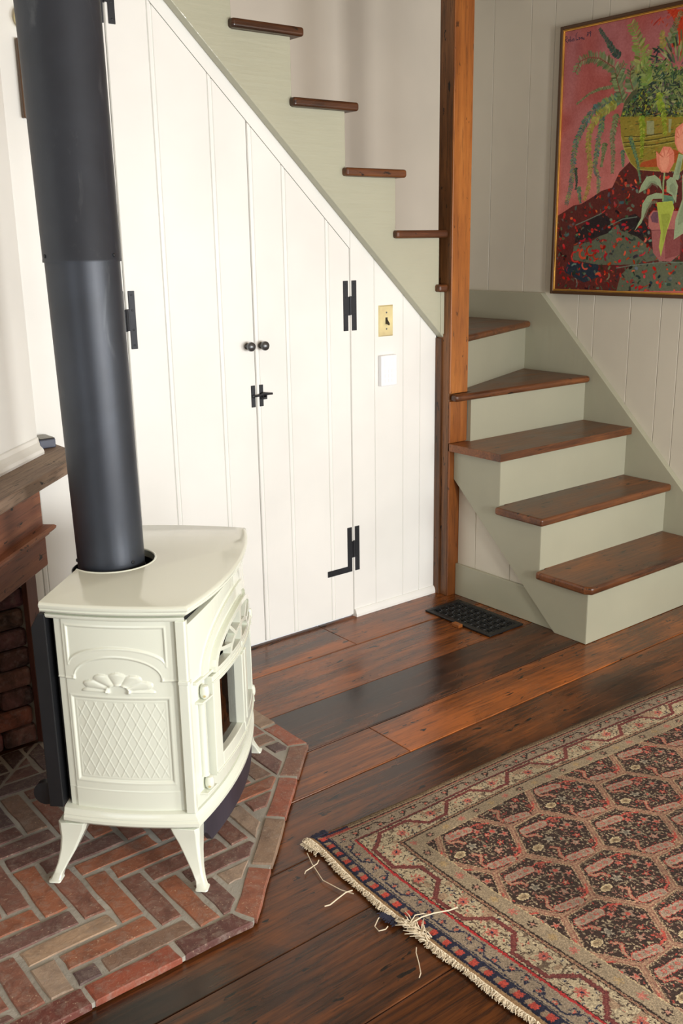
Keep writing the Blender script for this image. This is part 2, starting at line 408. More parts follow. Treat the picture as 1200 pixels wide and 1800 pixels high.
MB().tube([(1.8395, YW - .008, .920), (1.862, YW - .010, .922), (1.876, YW - .014, .926), (1.895, YW - .016, .925), (1.908, YW - .018, .9245)], [.0035, .0042, .0065, .0042, .0038], 8).build('latch_bar', 'iron', la, smooth=True)
lb = MB().box(1.8645, 1.8805, YW - .003, YW, .882, .957).build('latch_plate', 'iron', d2_, bevel=.0008, seg=1, label='black latch catch plate')
MB().box(1.868, 1.884, YW - .020, YW - .003, .908, .916).box(1.8815, 1.885, YW - .020, YW - .003, .908, .928).build('latch_catch', 'iron', lb, bevel=.001, seg=1)

MB().prism([(YW - .014, 0), (YW, 0), (YW, .030), (YW - .004, .029), (YW - .010, .022), (YW - .014, .010)], 2.2755, 2.7085, 0).build('baseboard_back', 'white', kind='structure')

# right-hand wall, tongue and groove boards
wr = MB().box(XR + .018, XR + .06, -1.6, YB, 0, 3.4).build('wall_right', 'putty', kind='structure')
jr = [3.65, 3.345, 3.125, 2.994, 2.802, 2.716, 2.530, 2.382, 2.291, 2.10, 1.93, 1.72, 1.5, 1.28, 1.05, .8, .55, .3, .0, -.35, -.8, -1.6]
for a, b in zip(jr[1:], jr[:-1]):
    t = .0006
    MB().prism([(XR + .018, a + t), (XR + .003, a + t), (XR, a + .0022), (XR, b - .0022), (XR + .003, b - t), (XR + .018, b - t)], 0, 3.4 if b > 2.6 else 2.44, 2).build('board', 'putty', wr)
MB().box(-1.3, XR + .06, YB, YB + .06, 0, 3.4).build('wall_stairwell', 'beige', kind='structure')
MB().box(-1.3, XR + .06, -1.6, 2.70, 2.44, 2.50).build('ceiling', 'ceiling', kind='structure')
MB().box(-1.3, XR + .06, 2.70, YB + .06, 3.4, 3.46).build('ceiling_stairwell', 'ceiling', kind='structure')
MB().box(-1.3, XR + .06, 2.66, 2.70, 2.50, 3.4).build('wall_upper', 'beige', kind='structure')
MB().box(2.712, 2.800, -.4, 2.7395, 2.30, 2.439).build('beam', 'post', kind='structure', bevel=.003)
# the walls behind the camera with their windows and the added fill opening
rw = MB()
for x0, x1, z0, z1 in ((-1.3, .10, 0, 2.44), (.80, 1.33, 0, 2.44), (.10, .80, 0, .62), (.10, .80, 1.88, 2.44), (1.83, 2.45, 0, 2.44), (3.25, XR, 0, 2.44), (1.33, 1.83, 0, .62), (1.33, 1.83, 1.88, 2.44), (2.45, 3.25, 0, .62), (2.45, 3.25, 1.88, 2.44)):
    rw.box(x0, x1, -1.66, -1.6, z0, z1)
rw.build('wall_rear', 'putty', kind='structure')
lw = MB()
for y0, y1, z0, z1 in ((-1.6, .2, 0, 2.44), (1.3, 2.7, 0, 2.44), (2.7, YB, 0, 3.4), (.2, 1.3, 0, .62), (.2, 1.3, 1.88, 2.44)):
    lw.box(-1.36, -1.3, y0, y1, z0, z1)
lw.build('wall_left', 'putty', kind='structure')
def window(name, a0, a1, z0, z1, side):
    m = MB(); w = .045
    def bx(p, q, r, s): m.box(p, q, -1.65, -1.61, r, s) if side == 'rear' else m.box(-1.35, -1.31, p, q, r, s)
    bx(a0, a0 + w, z0, z1); bx(a1 - w, a1, z0, z1); bx(a0 + w, a1 - w, z0, z0 + w); bx(a0 + w, a1 - w, z1 - w, z1)
    bx(a0 + w, a1 - w, (z0 + z1) / 2 - .02, (z0 + z1) / 2 + .02); bx((a0 + a1) / 2 - .012, (a0 + a1) / 2 + .012, z0 + w, z1 - w)
    m.build(name, 'white', kind='structure')
window('window_1', 1.33, 1.83, .62, 1.88, 'rear'); window('window_2', 2.45, 3.25, .62, 1.88, 'rear'); window('fill_window', .10, .80, .62, 1.88, 'rear'); window('window_3', .2, 1.3, .62, 1.88, 'left')  # first opening narrowed to the strobe lamp; leftmost rear one added for fill

# ------------------------------------------------------------------ staircase
st = thing('staircase', (2.735, 2.053, 0), 'sage green painted stairs with varnished wooden treads turning left behind the post', 'staircase')
A = dict(parent=st, inv=True)
RY = [2.053, 2.280, 2.490, 2.720]; TZ = [.227, .435, .645, .843]; TB = [.197, .405, .615, .814]
MB().prism([(RY[0], .0), (RY[0], TB[0]), (RY[1], TB[0]), (RY[1], TB[1]), (RY[2], TB[1]), (RY[2], TB[2]), (2.7395, TB[2]), (2.7395, .497), (2.198, .0)], 2.735, 2.765, 0).build('stringer', 'sage', bevel=.0015, seg=1, **A)
MB().prism([(1.78, 0), (1.78, .002), (2.993, 1.189), (YB - .001, 1.189), (YB - .001, 0)], 3.523, XR - .0005, 0).build('skirt_board', 'sage', bevel=.0015, seg=1, **A)
for k, (a, b) in enumerate(((0, TB[0]), (TZ[0], TB[1]), (TZ[1], TB[2]), (TZ[2], TB[3]))):
    r = RY[k]; x = 2.7355 if k < 3 else 2.8065
    P = [(x, r - .0012), (3.5228, r - .0012), (3.5228, r + .018), (2.7655, r + .018), (2.7655, r - .0002), (x, r - .0002)] if k < 3 else [(x, r), (3.5228, r), (3.5228, r + .018), (x, r + .018)]
    MB().prism(P, a, b, 2).build('riser', 'sage', bevel=.0004, seg=1, **A)
def slab(name, poly, z0, z1, bev=.0125, mat='tread', t=.3):
    return MB().prism(poly, z0, z1, 2).build(name, mat, bevel=bev, seg=4, smooth=False, color=tone(t), **A)
slab('tread', [(2.709, 2.2785), (2.709, 2.052), (2.727, 2.026), (3.5228, 2.026), (3.5228, 2.297), (2.766, 2.297), (2.766, 2.2785)], TB[0], TZ[0], t=.45)
slab('tread', [(2.706, 2.4885), (2.706, 2.252), (3.5228, 2.252), (3.5228, 2.507), (2.766, 2.507), (2.766, 2.4885)], TB[1], TZ[1], t=.3)
slab('tread', [(2.706, 2.7392), (2.706, 2.464), (3.5228, 2.464), (3.5228, 2.737), (2.8068, 2.737), (2.8065, 2.7392)], TB[2], TZ[2], t=.35)
slab('tread', [(2.708, 2.7392), (2.708, 2.703), (3.5228, 2.692), (3.5228, 3.092), (2.8068, 2.806), (2.8068, 2.7392)], TB[3], TZ[3], t=.25)
def wedge(a, b, th, z0, z1):
    a = Vector(a); b = Vector(b); d = (b - a).normalized(); n = Vector((-d.y, d.x)) * th
    return MB().prism([tuple(a), tuple(b), tuple(b + n), tuple(a + n)], z0, z1, 2)
wedge((2.8068, 2.788), (3.5228, 3.075), .018, TZ[3], 1.034).build('riser', 'sage', **A)
slab('tread', [(2.8068, 2.757), (3.5228, 3.044), (3.5228, YB - .002), (3.03, YB - .002), (2.855, 2.815), (2.8068, 2.815)], 1.034, 1.063, t=.2)
wedge((2.85, 2.83), (3.03, YB - .004), .018, 1.063, 1.236).build('riser', 'sage', **A)
# upper flight, climbing to the left
UX = [2.681, 2.460, 2.231, 2.011, 1.790, 1.570]; UZ = [1.264, 1.464, 1.673, 1.882, 2.091, 2.300]
P = [(2.7088, 1.061), (2.7088, 1.236)]
for k in range(5): P += [(UX[k], UZ[k] - .028), (UX[k], UZ[k + 1] - .028)]
P += [(UX[5], UZ[5] - .028), (UX[5], 2.5), (1.45, 2.5), (1.20, zs(1.20))]
MB().prism(P, 2.7805, YW - .0008, 1).build('stringer', 'sage_gloss', bevel=.0025, seg=2, label='upper stringer with brush marked gloss paint', **A)
MB().box(2.690, 2.7086, 2.7775, 2.7805, 1.075, 1.234).build('end_strip', 'sage_gloss', bevel=.001, seg=1, **A)
L_ = [2.661, 2.448, 2.216, 2.001, 1.778]; R_ = [2.7085, 2.7085, 2.494, 2.275, 2.050]
for k in range(5):
    if k == 0:
        poly = [(L_[0], 2.755), (R_[0], 2.755), (R_[0], 2.82), (2.80, 2.82), (2.83, 2.84), (3.02, YB - .003), (L_[0], YB - .003)]
    elif k == 1:
        poly = [(L_[1], 2.757), (R_[1], 2.757), (R_[1], 2.82), (2.745, 2.82), (2.745, YB - .003), (L_[1], YB - .003)]
    else:
        poly = [(L_[k], 2.755), (R_[k], 2.755), (R_[k], YB - .003), (L_[k], YB - .003)]
    slab('tread', poly, UZ[k] - .028, UZ[k], bev=.009, t=.1)
for k in range(5):
    MB().box(UX[k] - .019, UX[k] - .001, YW, YB - .004, UZ[k], UZ[k + 1] - .028).build('riser', 'sage', **A)

# panelling under the lower flight
wu = MB().box(2.780, 2.79, 2.20, 2.7395, 0, .18).build('wall_understair', 'white', kind='structure')
for y0, y1, zt in ((2.6415, 2.7392, .60), (2.4545, 2.6405, .39), (2.288, 2.4535, .39), (2.20, 2.2875, .185)):
    MB().prism([(2.780, y0), (2.768, y0), (2.7655, y0 + .002), (2.7655, y1 - .002), (2.768, y1), (2.780, y1)], 0, zt, 2).build('board', 'putty', wu)
MB().prism([(2.7392, 0), (2.7392, .135), (2.346, .135), (2.200, .0)], 2.752, 2.7653, 0).build('baseboard_stair', 'sage', kind='structure', bevel=.002)

# ------------------------------------------------------------------ corner post
po = thing('corner_post', (2.757, 2.779, 0), 'honey coloured wooden corner post rising in front of the stair turn', 'post')
B_ = dict(parent=po, inv=True)
MB().box(XP, 2.806, 2.7475, 2.8168, 0, 2.439).build('post_core', 'post_dark', bevel=.002, color=tone(.40), label='dark brown weathered side of the post, darkened for shade', **B_)  # weathered wood, its colour also darkened for the shaded side
MB().box(XP, 2.8062, 2.740, 2.7475, .8435, 2.439).build('face_board', 'post', bevel=.002, color=tone(.42), **B_)
MB().box(XP, 2.8062, 2.740, 2.7475, .6455, .8135).build('face_board', 'post', bevel=.002, color=tone(.2), **B_)
MB().box(XP, 2.8062, 2.740, 2.7475, 0, .6145).build('face_board', 'post', bevel=.002, color=tone(.0), label='reddish brown lower face of the post', **B_)
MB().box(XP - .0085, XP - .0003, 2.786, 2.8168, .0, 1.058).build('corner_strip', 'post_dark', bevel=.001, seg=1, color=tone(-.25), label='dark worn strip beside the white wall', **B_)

# ------------------------------------------------------------------ wall fittings
sw = thing('light_switch', (2.441, YW, 1.14), 'brass light switch plate with black toggle on the white board wall', 'light switch')
F = dict(parent=sw, inv=True)
MB().loft([[(2.4065, YW, 1.0825), (2.4765, YW, 1.0825), (2.4765, YW, 1.197), (2.4065, YW, 1.197)], [(2.4065, YW - .002, 1.0825), (2.4765, YW - .002, 1.0825), (2.4765, YW - .002, 1.197), (2.4065, YW - .002, 1.197)],
           [(2.411, YW - .006, 1.087), (2.472, YW - .006, 1.087), (2.472, YW - .006, 1.1925), (2.411, YW - .006, 1.1925)]]).build('plate', 'brass', **F)
MB().box(2.4365, 2.4465, YW - .0066, YW - .006, 1.128, 1.152).build('toggle_slot', 'dark_plastic', **F)
MB().loft([[(2.4375, YW - .006, 1.132), (2.4455, YW - .006, 1.132), (2.4455, YW - .006, 1.146), (2.4375, YW - .006, 1.146)], [(2.4385, YW - .021, 1.124), (2.4445, YW - .021, 1.124), (2.4445, YW - .021, 1.131), (2.4385, YW - .021, 1.131)]]).build('toggle', 'dark_plastic', **F)
for z in (1.170, 1.110): MB().lathe([(.0001, 0), (.0032, 0), (.003, .0012), (.001, .0018)], (2.4415, YW - .006, z), 10, 'y').build('screw', 'pewter', smooth=True, **F)
kp = thing('wall_keypad', (2.448, YW, .955), 'white plastic keypad on the wall under the brass switch plate', 'keypad')
F = dict(parent=kp, inv=True)
MB().box(2.404, 2.482, YW - .020, YW - .0003, .898, 1.013).build('housing', 'plastic', bevel=.003, seg=2, **F)
MB().box(2.418, 2.470, YW - .0207, YW - .020, .972, 1.001).build('display', 'plastic', bevel=.0003, seg=1, **F)
for i in range(3):
    for j in range(3):
        MB().box(2.421 + j * .0165, 2.433 + j * .0165, YW - .0212, YW - .020, .912 + i * .018, .924 + i * .018).build('key', 'plastic', bevel=.0004, seg=1, **F)
pf = thing('picture_frame', (1.21, YW, 1.87), 'small narrow gilt framed picture on the wall behind the stove pipe', 'picture')
F = dict(parent=pf, inv=True)
x0, x1, z0, z1 = 1.116, 1.296, 1.770, 1.973
fr = MB()
for a, b, c, d in ((x0, x0 + .0085, z0, z1), (x1 - .0085, x1, z0, z1), (x0 + .0085, x1 - .0085, z0, z0 + .024), (x0 + .0085, x1 - .0085, z1 - .0085, z1)): fr.box(a, b, YW - .018, YW - .0003, c, d)
fr.build('frame', 'frame_dark', bevel=.003, **F)
MB().tube([(x0 + .0085, YW - .0185, z0 + .024), (x0 + .0085, YW - .0185, z1 - .0085), (x1 - .0085, YW - .0185, z1 - .0085), (x1 - .0085, YW - .0185, z0 + .024), (x0 + .0085, YW - .0185, z0 + .024)], .0018, 6).build('inner_fillet', 'gilt', **F)
t = NT('old_print'); v = t.coords((1, 1, 1)); n = t.noise(v, 26, 4)
MB().box(x0 + .0087, x1 - .0087, YW - .008, YW - .004, z0 + .0242, z1 - .0087).build('print', t.done(t.ramp(n, [(.35, (150, 120, 90)), (.65, (206, 186, 156))]), .5), **F)
wd = thing('wall_dial', (1.149, YW, 2.024), 'small round brass rimmed dial above the little picture', 'dial')
F = dict(parent=wd, inv=True)
MB().lathe([(.0001, .0003), (.030, .0003), (.033, .010), (.0325, .022), (.028, .026), (.026, .021)], (1.149, YW, 2.024), 32, 'y', cap=False).build('rim', 'brass', smooth=True, **F)
MB().lathe([(.0001, .020), (.0262, .020), (.0262, .0215), (.0001, .0215)], (1.149, YW, 2.024), 32, 'y').build('dial_face', 'plastic', **F)

# floor register (cast iron grille) and the wooden block
rg = thing('floor_register', (2.62, 2.50, 0), 'black cast iron scrollwork floor register beside the green stair baseboard', 'register')
F = dict(parent=rg, inv=True)
RX0, RX1, RY0, RY1 = 2.520, 2.706, 2.322, 2.672; h0, h1 = .0002, .0075
m = MB(); bw = .020
for a, b, c, d in ((RX0, RX1, RY0, RY0 + bw), (RX0, RX1, RY1 - bw, RY1), (RX0, RX0 + bw, RY0 + bw, RY1 - bw), (RX1 - bw, RX1, RY0 + bw, RY1 - bw)): m.box(a, b, c, d, h0, h1)
m.build('rim', 'register', bevel=.002, **F)
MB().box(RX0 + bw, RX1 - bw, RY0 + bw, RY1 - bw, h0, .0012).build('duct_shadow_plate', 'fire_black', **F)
g = MB()
ix0, ix1, iy0, iy1 = RX0 + bw, RX1 - bw, RY0 + bw, RY1 - bw
nx, ny = 4, 9; cx = (ix1 - ix0) / nx; cy = (iy1 - iy0) / ny
for i in range(nx):
    for j in range(ny):
        px, py = ix0 + (i + .5) * cx, iy0 + (j + .5) * cy; rr = min(cx, cy) * .40
        g.tube([(px + rr * math.cos(a), py + rr * math.sin(a), .0048) for a in [2 * PI * k / 12 for k in range(13)]], .0021, 4)
        for a in (45, 135, 225, 315):
            a = math.radians(a); g.tube([(px + rr * math.cos(a), py + rr * math.sin(a), .0048), (px + rr * 1.75 * math.cos(a), py + rr * 1.75 * math.sin(a), .0048)], .0023, 4)
        if (i + j) % 2: g.tube([(px - rr, py, .005), (px + rr, py, .005)], .0019, 4)
        else: g.tube([(px, py - rr, .005), (px, py + rr, .005)], .0019, 4)
g.build('grille', 'register', kind='stuff', **F)
wk = MB().box(2.497, 2.5185, 2.462, 2.500, -.001, .0115).build('wooden_block', 'post', label='tiny honey coloured wooden block against the register edge', cat='block', bevel=.0012, color=tone(.2))

# ------------------------------------------------------------------ painting on the right wall
FJ = json.loads('''{"fronds":[[[[291,238],[256,171],[182,126],[129,115],[81,124],[60,165]],22,"m",1],[[[283,133],[252,113],[219,70],[174,16]],10,"d",0],[[[380,180],[376,127],[352,63],[324,18]],26,"b",0],[[[339,220],[381,195],[412,169],[419,133]],16,"b",0],[[[314,279],[234,298],[158,325],[118,370],[94,415],[79,441],[71,499],[69,562],[62,625],[43,688]],15,"t",0],[[[314,287],[256,308],[211,339],[206,407],[196,426],[194,466],[183,548],[207,590],[211,694]],12,"t",0],[[[276,306],[186,344],[147,401],[145,463],[162,546],[156,629],[137,675]],13,"y",0],[[[279,346],[272,393],[264,432],[275,513],[274,574]],11,"m",0],[[[319,488],[326,553]],8,"t",0],[[[230,453],[223,509],[217,546]],9,"m",0],[[[85,541],[94,605],[90,630]],6,"d",0],[[[106,618],[111,653],[119,687]],8,"t",0],[[[251,241],[189,243],[138,255],[75,288]],5,"m",0],[[[306,302],[269,212],[287,183],[305,162]],20,"m",1],[[[353,268],[334,220],[337,190],[351,176]],20,"m",1],[[[419,253],[406,214],[418,185]],20,"b",0],[[[479,131],[472,100],[470,71]],12,"y",0],[[[501,116],[520,79],[535,34],[551,15]],14,"m",0],[[[479,290],[471,312],[498,360],[515,449]],12,"l",0],[[[399,366],[407,405],[410,444],[411,523]],10,"l",0],[[[351,439],[369,480],[392,533],[414,618]],7,"t",0]],"mass":[[300,360],[316,303],[370,247],[403,232],[437,240],[453,205],[521,243],[578,272],[588,392],[448,382]],"spiky":[[537,216],[489,299]],"redpatch":[[482,-3],[568,11],[579,134],[516,134],[517,96],[539,85],[512,30]],"pot":[[297,359],[633,393],[646,539],[596,585],[483,578],[395,567],[363,541],[329,489],[308,435]],"pothl":[[[425,387],[459,391],[463,441],[429,438]],[[524,389],[538,391],[537,440],[528,439]]],"bands":[[[317,460],[455,460],[562,453]],[[323,476],[456,479],[563,472]],[[325,437],[405,444],[500,440]]],"potred":[[404,558],[413,542],[475,531],[552,502],[580,512],[570,553],[482,563]],"cloth":[[-34,747],[17,726],[83,694],[122,691],[164,672],[226,641],[278,631],[310,572],[358,535],[395,569],[483,580],[649,577],[745,658],[780,1034],[-18,1056]],"folds":[[[[93,863],[191,842],[309,781],[379,758],[415,828],[488,877],[530,918],[393,939],[225,941],[91,920]],"g"],[[[98,850],[106,798],[191,744],[249,733],[298,772],[280,809],[191,833]],"k"],[[[68,929],[225,939],[250,984],[158,1016],[48,973]],"n"],[[[393,939],[635,925],[770,929],[780,1034],[328,1046],[345,982]],"g"],[[[308,760],[398,738],[471,788],[487,869],[415,828],[332,802]],"k"]],"edge":[[[322,953],[393,942],[541,928],[654,929]],[[99,776],[185,748],[233,731]],[[268,784],[339,757],[409,750]]],"tpot":[[463,748],[481,728],[636,735],[642,803],[615,811],[616,898],[579,926],[526,922],[494,890],[480,804],[464,792]],"tpotrim":[[463,748],[481,728],[636,735],[642,803],[480,804],[464,792]],"tpotin":[[471,752],[484,734],[505,733],[509,777],[480,772]],"leaves":[[[[409,659],[419,630],[442,599],[480,594],[505,611],[518,654],[497,634],[467,621],[445,643]],"p"],[[[403,801],[429,755],[430,702],[452,671],[490,661],[524,665],[520,684],[477,684],[451,723],[431,775]],"p"],[[[524,670],[572,680],[574,704],[522,702]],"t"],[[[534,620],[551,606],[570,610],[587,642],[583,704],[562,672],[537,659]],"p"],[[[561,610],[581,523],[600,528],[585,619]],"p"],[[[602,605],[622,575],[643,807],[585,840],[586,767],[610,690]],"p"],[[[495,699],[566,696],[576,723],[554,798],[532,908],[520,869],[524,813]],"y"]],"stem":[[523,585],[520,627],[524,694]],"tulips":[[[477,504],[492,517],[509,489],[542,493],[559,514],[563,552],[541,588],[508,586],[486,559]],[[557,453],[559,427],[581,414],[607,401],[626,519],[600,526],[576,511],[559,480]]],"sig":[[[-4,48],[0,19]],[[-6,20],[7,18],[10,27],[-2,30],[14,43]],[[15,33],[20,40],[23,33],[16,31]],[[26,21],[28,41],[34,38],[28,32]],[[37,32],[39,42]],[[42,42],[42,32],[47,34],[48,42]],[[62,12],[55,19],[57,39],[68,38]],[[69,33],[77,32],[74,40],[71,36]],[[80,38],[85,32],[85,41]],[[89,33],[90,42]],[[92,40],[97,36],[99,43],[94,42]],[[111,34],[114,19],[121,22],[118,29],[114,27]],[[117,30],[116,34]],[[123,22],[129,18],[132,21],[126,25],[131,27],[129,37]]]}''')
def paint():
    W_, H_ = 1300, 1046; rng = np.random.RandomState(5); c = Canvas(W_, H_, (0, 0, 0))
    yy = np.linspace(0, 1, H_)[:, None]; n = smooth_noise(H_, W_, 120, rng); n2 = smooth_noise(H_, W_, 35, rng)
    top = np.array((160, 96, 98), float); bot = np.array((214, 130, 118), float); mid = np.array((164, 78, 70), float)
    bg = top[None, None] * (1 - yy[..., None]) + bot[None, None] * yy[..., None]
    k = np.clip((n - .45) * 2.2, 0, 1)[..., None]; c.a[:] = bg * (1 - k * .6) + mid * (k * .6)
    c.a += (n2[..., None] - .5) * 14
    G = {'m': [(112, 128, 88), (92, 112, 74), (128, 140, 100)], 'd': [(48, 78, 66), (40, 66, 60), (70, 96, 76)], 'b': [(128, 148, 72), (112, 134, 66), (142, 158, 88)],
         't': [(82, 122, 100), (98, 134, 96), (72, 108, 100), (118, 142, 84)], 'y': [(150, 148, 62), (136, 136, 70), (164, 160, 78)], 'l': [(134, 158, 46), (120, 144, 40), (156, 172, 66)],
         'p': [(150, 170, 136)], 'g': (98, 104, 86), 'k': (48, 40, 42), 'n': (44, 54, 66)}
    def j(col, s=9): return tuple(np.clip(np.array(col) + rng.randn(3) * s * .5 + rng.randn() * s, 0, 255))
    c.poly(FJ['redpatch'], (184, 62, 34))
    for _ in range(60):
        p = np.array(FJ['redpatch'])[rng.randint(3)] + rng.randn(2) * 25; c.stroke(p, p + rng.randn(2) * 14, 3, j((190, 58, 36), 14), .6, True)
    def frond(pts, leaf, key, stem, dens=1.0):
        pts = [np.array(p, float) for p in pts]; seg = [np.hypot(*(b - a)) for a, b in zip(pts[:-1], pts[1:])]; tot = sum(seg)
        s = 0; step = max(leaf * .46, 4.2) / dens
        while s < tot:
            r = s; k = 0
            while k < len(seg) - 1 and r > seg[k]: r -= seg[k]; k += 1
            d = (pts[k + 1] - pts[k]) / max(seg[k], 1e-6); p = pts[k] + d * r; nrm = np.array([-d[1], d[0]]); f = s / tot
            L = leaf * 1.75 * (1.0 - .5 * f) * (.75 + .5 * rng.rand())
            for sd in (-1, 1):
                q = p + (nrm * sd * .85 + d * .45) * L; c.stroke(p, q, max(1.9, L * .15), j(G[key][rng.randint(len(G[key]))]), .93, True)
            s += step
        c.line(pts, 1.6 if stem else 1.0, (120, 66, 54) if stem else j(G[key][0]), .8)
    for pts, leaf, key, stem in FJ['fronds'][:13]: frond(pts, leaf, key, stem)
    # dense foliage
    c.poly(FJ['mass'], (74, 88, 58), .9)
    Pm = np.array(FJ['mass'], float); lo, hi = Pm.min(0), Pm.max(0)
    for _ in range(1900):
        p = lo + rng.rand(2) * (hi - lo + (60, 0)); x, y = p
        if y < hi[1] - (x - lo[0]) * 1.1 - 40 and x < lo[0] + 130: continue
        a = rng.rand() * PI; L = 8 + 12 * rng.rand()
        col = [(24, 38, 32), (48, 76, 46), (104, 122, 58), (160, 166, 56), (36, 58, 50), (130, 140, 100), (60, 44, 40), (80, 124, 92)][rng.randint(8)]
        c.stroke(p, p + L * np.array([math.cos(a), math.sin(a)]), 2.6, j(col, 10), .9, True)
    for ctr, R in zip(FJ['spiky'], (150, 70)):
        for k in range(150):
            a = rng.uniform(-PI, PI); r0 = R * rng.uniform(.15, .75); p = np.array(ctr) + r0 * np.array([math.cos(a), math.sin(a) * .9]); L = R * .28
            c.stroke(p, p + L * np.array([math.cos(a - .3), math.sin(a - .3)]), 3.6, j([(124, 140, 84), (88, 108, 68), (52, 66, 60), (150, 160, 108), (104, 96, 92)][rng.randint(5)], 8), .95, True)
    for k in range(22):
        p = np.array(FJ['mass'][5]) + np.array((-10 + rng.randn() * 5, k * 8 - 70)); c.stroke(p, p + (14, -9 + rng.randn() * 3), 3, j((36, 50, 60), 8), .95, True)
    for _ in range(420):
        k = rng.randint(2, 8); p = Pm[k] + (Pm[(k + 1) % len(Pm)] - Pm[k]) * rng.rand() + rng.randn(2) * 16; a = rng.uniform(-PI, .2); L = 14 + 26 * rng.rand()
        c.stroke(p, p + L * np.array([math.cos(a), math.sin(a)]), 3.2, j([(96, 116, 70), (124, 140, 78), (60, 84, 58), (44, 62, 54), (140, 150, 92)][rng.randint(5)], 9), .9, True)
    for pts, leaf, key, stem in FJ['fronds'][13:18]: frond(pts, leaf, key, stem)
    # cloth
    c.poly(FJ['cloth'], (94, 46, 42))
    for pts, key in FJ['folds']: c.poly(pts, G[key])
    Pc = np.array(FJ['cloth'], float); x0, y0 = 0, int(Pc[:, 1].min()); inside = np.zeros((H_, W_), bool); tmp = c.a.copy()
    r = c.poly(FJ['cloth'], (0, 0, 0), 0.0); inside[r[1]:r[3], r[0]:r[2]] = r[4]
    for _ in range(1500):
        x = rng.rand() * W_; y = y0 + rng.rand() * (H_ - y0)
        if not inside[min(int(y), H_ - 1), min(int(x), W_ - 1)]: continue
        col = [(190, 36, 34), (172, 32, 32), (84, 96, 80), (98, 110, 92), (44, 38, 40), (200, 74, 42), (120, 50, 44), (52, 68, 72), (196, 56, 46), (184, 40, 40), (70, 82, 68)][rng.randint(11)]
        a0 = rng.rand() * 6.28; R = 6 + 22 * rng.rand() ** 1.5; sp = rng.uniform(.4, 1.7); q = [np.array((x + R * math.cos(a0 + t), y + R * .8 * math.sin(a0 + t))) for t in np.linspace(0, sp, 7)]
        w = 1.6 + 4.6 * rng.rand() ** 1.4; c.line(q, w, j(col, 16), .62)
    for cx, cy, R in ((105, 905, 26), (145, 893, 22), (185, 880, 24), (160, 940, 20), (215, 900, 18), (120, 1000, 22), (180, 1000, 24), (250, 1010, 26), (330, 1005, 24), (60, 960, 18))[:5]:
        q = [np.array((cx + R * (1 - t * .09) * math.cos(1 + t), cy + R * (1 - t * .09) * math.sin(1 + t))) for t in np.linspace(0, rng.uniform(2.2, 4.4), 12)]; c.line(q, rng.uniform(3, 6), j((186, 60, 42), 16), .75); c.line(q[::3], 1.5, j((210, 104, 70), 8), .5)
    for e in FJ['edge']: c.line(e, 2.2, (118, 136, 122), .8)
    out = ~inside
    sv = c.a.copy()
    # anything the cloth strokes pushed over its edge goes back
    bgm = out & (np.arange(H_)[:, None] > y0 - 40); c.a[bgm] = tmp[bgm]
    # brass pot
    c.poly(FJ['pot'], (146, 132, 54))
    pr_ = np.array(FJ['pot'], float); px0, px1 = pr_[:, 0].min(), pr_[:, 0].max(); py0, py1 = pr_[:, 1].min(), pr_[:, 1].max()
    for _ in range(260):
        f = rng.rand(); g = rng.rand(); half = (px1 - px0) / 2 * math.sqrt(max(0, 1 - (max(f - .15, 0) / .86) ** 2)) * .93; x = (px0 + px1) / 2 + (g * 2 - 1) * half; y = py0 + f * (py1 - py0) * .93
        col = [(110, 104, 40), (166, 150, 66), (128, 128, 56), (90, 92, 42), (172, 120, 58)][rng.randint(5)]
        c.stroke((x, y), (x + rng.uniform(8, 26), y - 2), 2.4, j(col, 8), .7, True)
    for p in FJ['pothl']: c.poly(p, (158, 166, 132), .8)
    c.poly(FJ['potred'], (184, 70, 44), .75)
    for b in FJ['bands']: c.line(b, 1.6, (66, 64, 34), .85); c.line([(x, y + 5) for x, y in b], 1.4, (190, 180, 104), .7)
    c.line(FJ['pot'][2:], 2.0, (176, 170, 92), .8)
    for pts, leaf, key, stem in FJ['fronds'][18:]: frond(pts, leaf, key, stem)
    # terracotta pot with tulips
    c.poly(FJ['tpot'], (164, 102, 100)); 
    P = np.array(FJ['tpot'], float); xa, xb = P[:, 0].min(), P[:, 0].max()
    q = [[xa + (xb - xa) * .45, P[3][1]], [xb, P[3][1]], [xb - 20, P[5][1]], [xa + (xb - xa) * .5, P[7][1] - 6]]; c.poly(q, (128, 68, 68), .6)
    c.poly(FJ['tpotrim'], (182, 116, 110)); c.poly(FJ['tpotin'], (118, 82, 96)); c.line(FJ['tpotrim'][3:], 1.6, (120, 66, 70), .7)
    gp = {'p': (158, 176, 140), 't': (104, 142, 116), 'y': (176, 190, 84)}
    for p, key in FJ['leaves']:
        c.poly(p, gp[key]); Q = np.array(p, float); ce = Q.mean(0)
        c.poly([tuple(ce + (a - ce) * .55 + (4, 5)) for a in Q], tuple(np.array(gp[key]) * .82), .6); c.line([tuple(a) for a in Q[:4]], 1.2, tuple(np.array(gp[key]) * 1.15), .8)
    c.line(FJ['stem'], 3.6, (150, 172, 120))
    for p in FJ['tulips']:
        c.poly(p, (228, 140, 116)); Q = np.array(p, float); ce = Q.mean(0)
        c.poly([tuple(ce + (a - ce) * (.55, .8) + (-3, 3)) for a in Q], (240, 166, 138), .8)
        for k in range(5): a = Q[k % len(Q)]; c.stroke(a, ce + (a - ce) * .2, 2, j((206, 106, 84), 8), .6, True)
    for s_ in FJ['sig']: c.line(s_, 1.25, (44, 42, 66), .95)
    c.a += (smooth_noise(H_, W_, 5, rng)[..., None] - .5) * 12
    return 128 + (c.a - 128) * 1.06
PA = paint()
pt = thing('painting', (XR, 2.29, 1.73), 'large framed still life of fern, brass pot and tulips on red', 'painting')
F = dict(parent=pt, inv=True)
cy0, cy1, cz0, cz1 = 2.915 - 1.300, 2.915, 1.210, 2.256
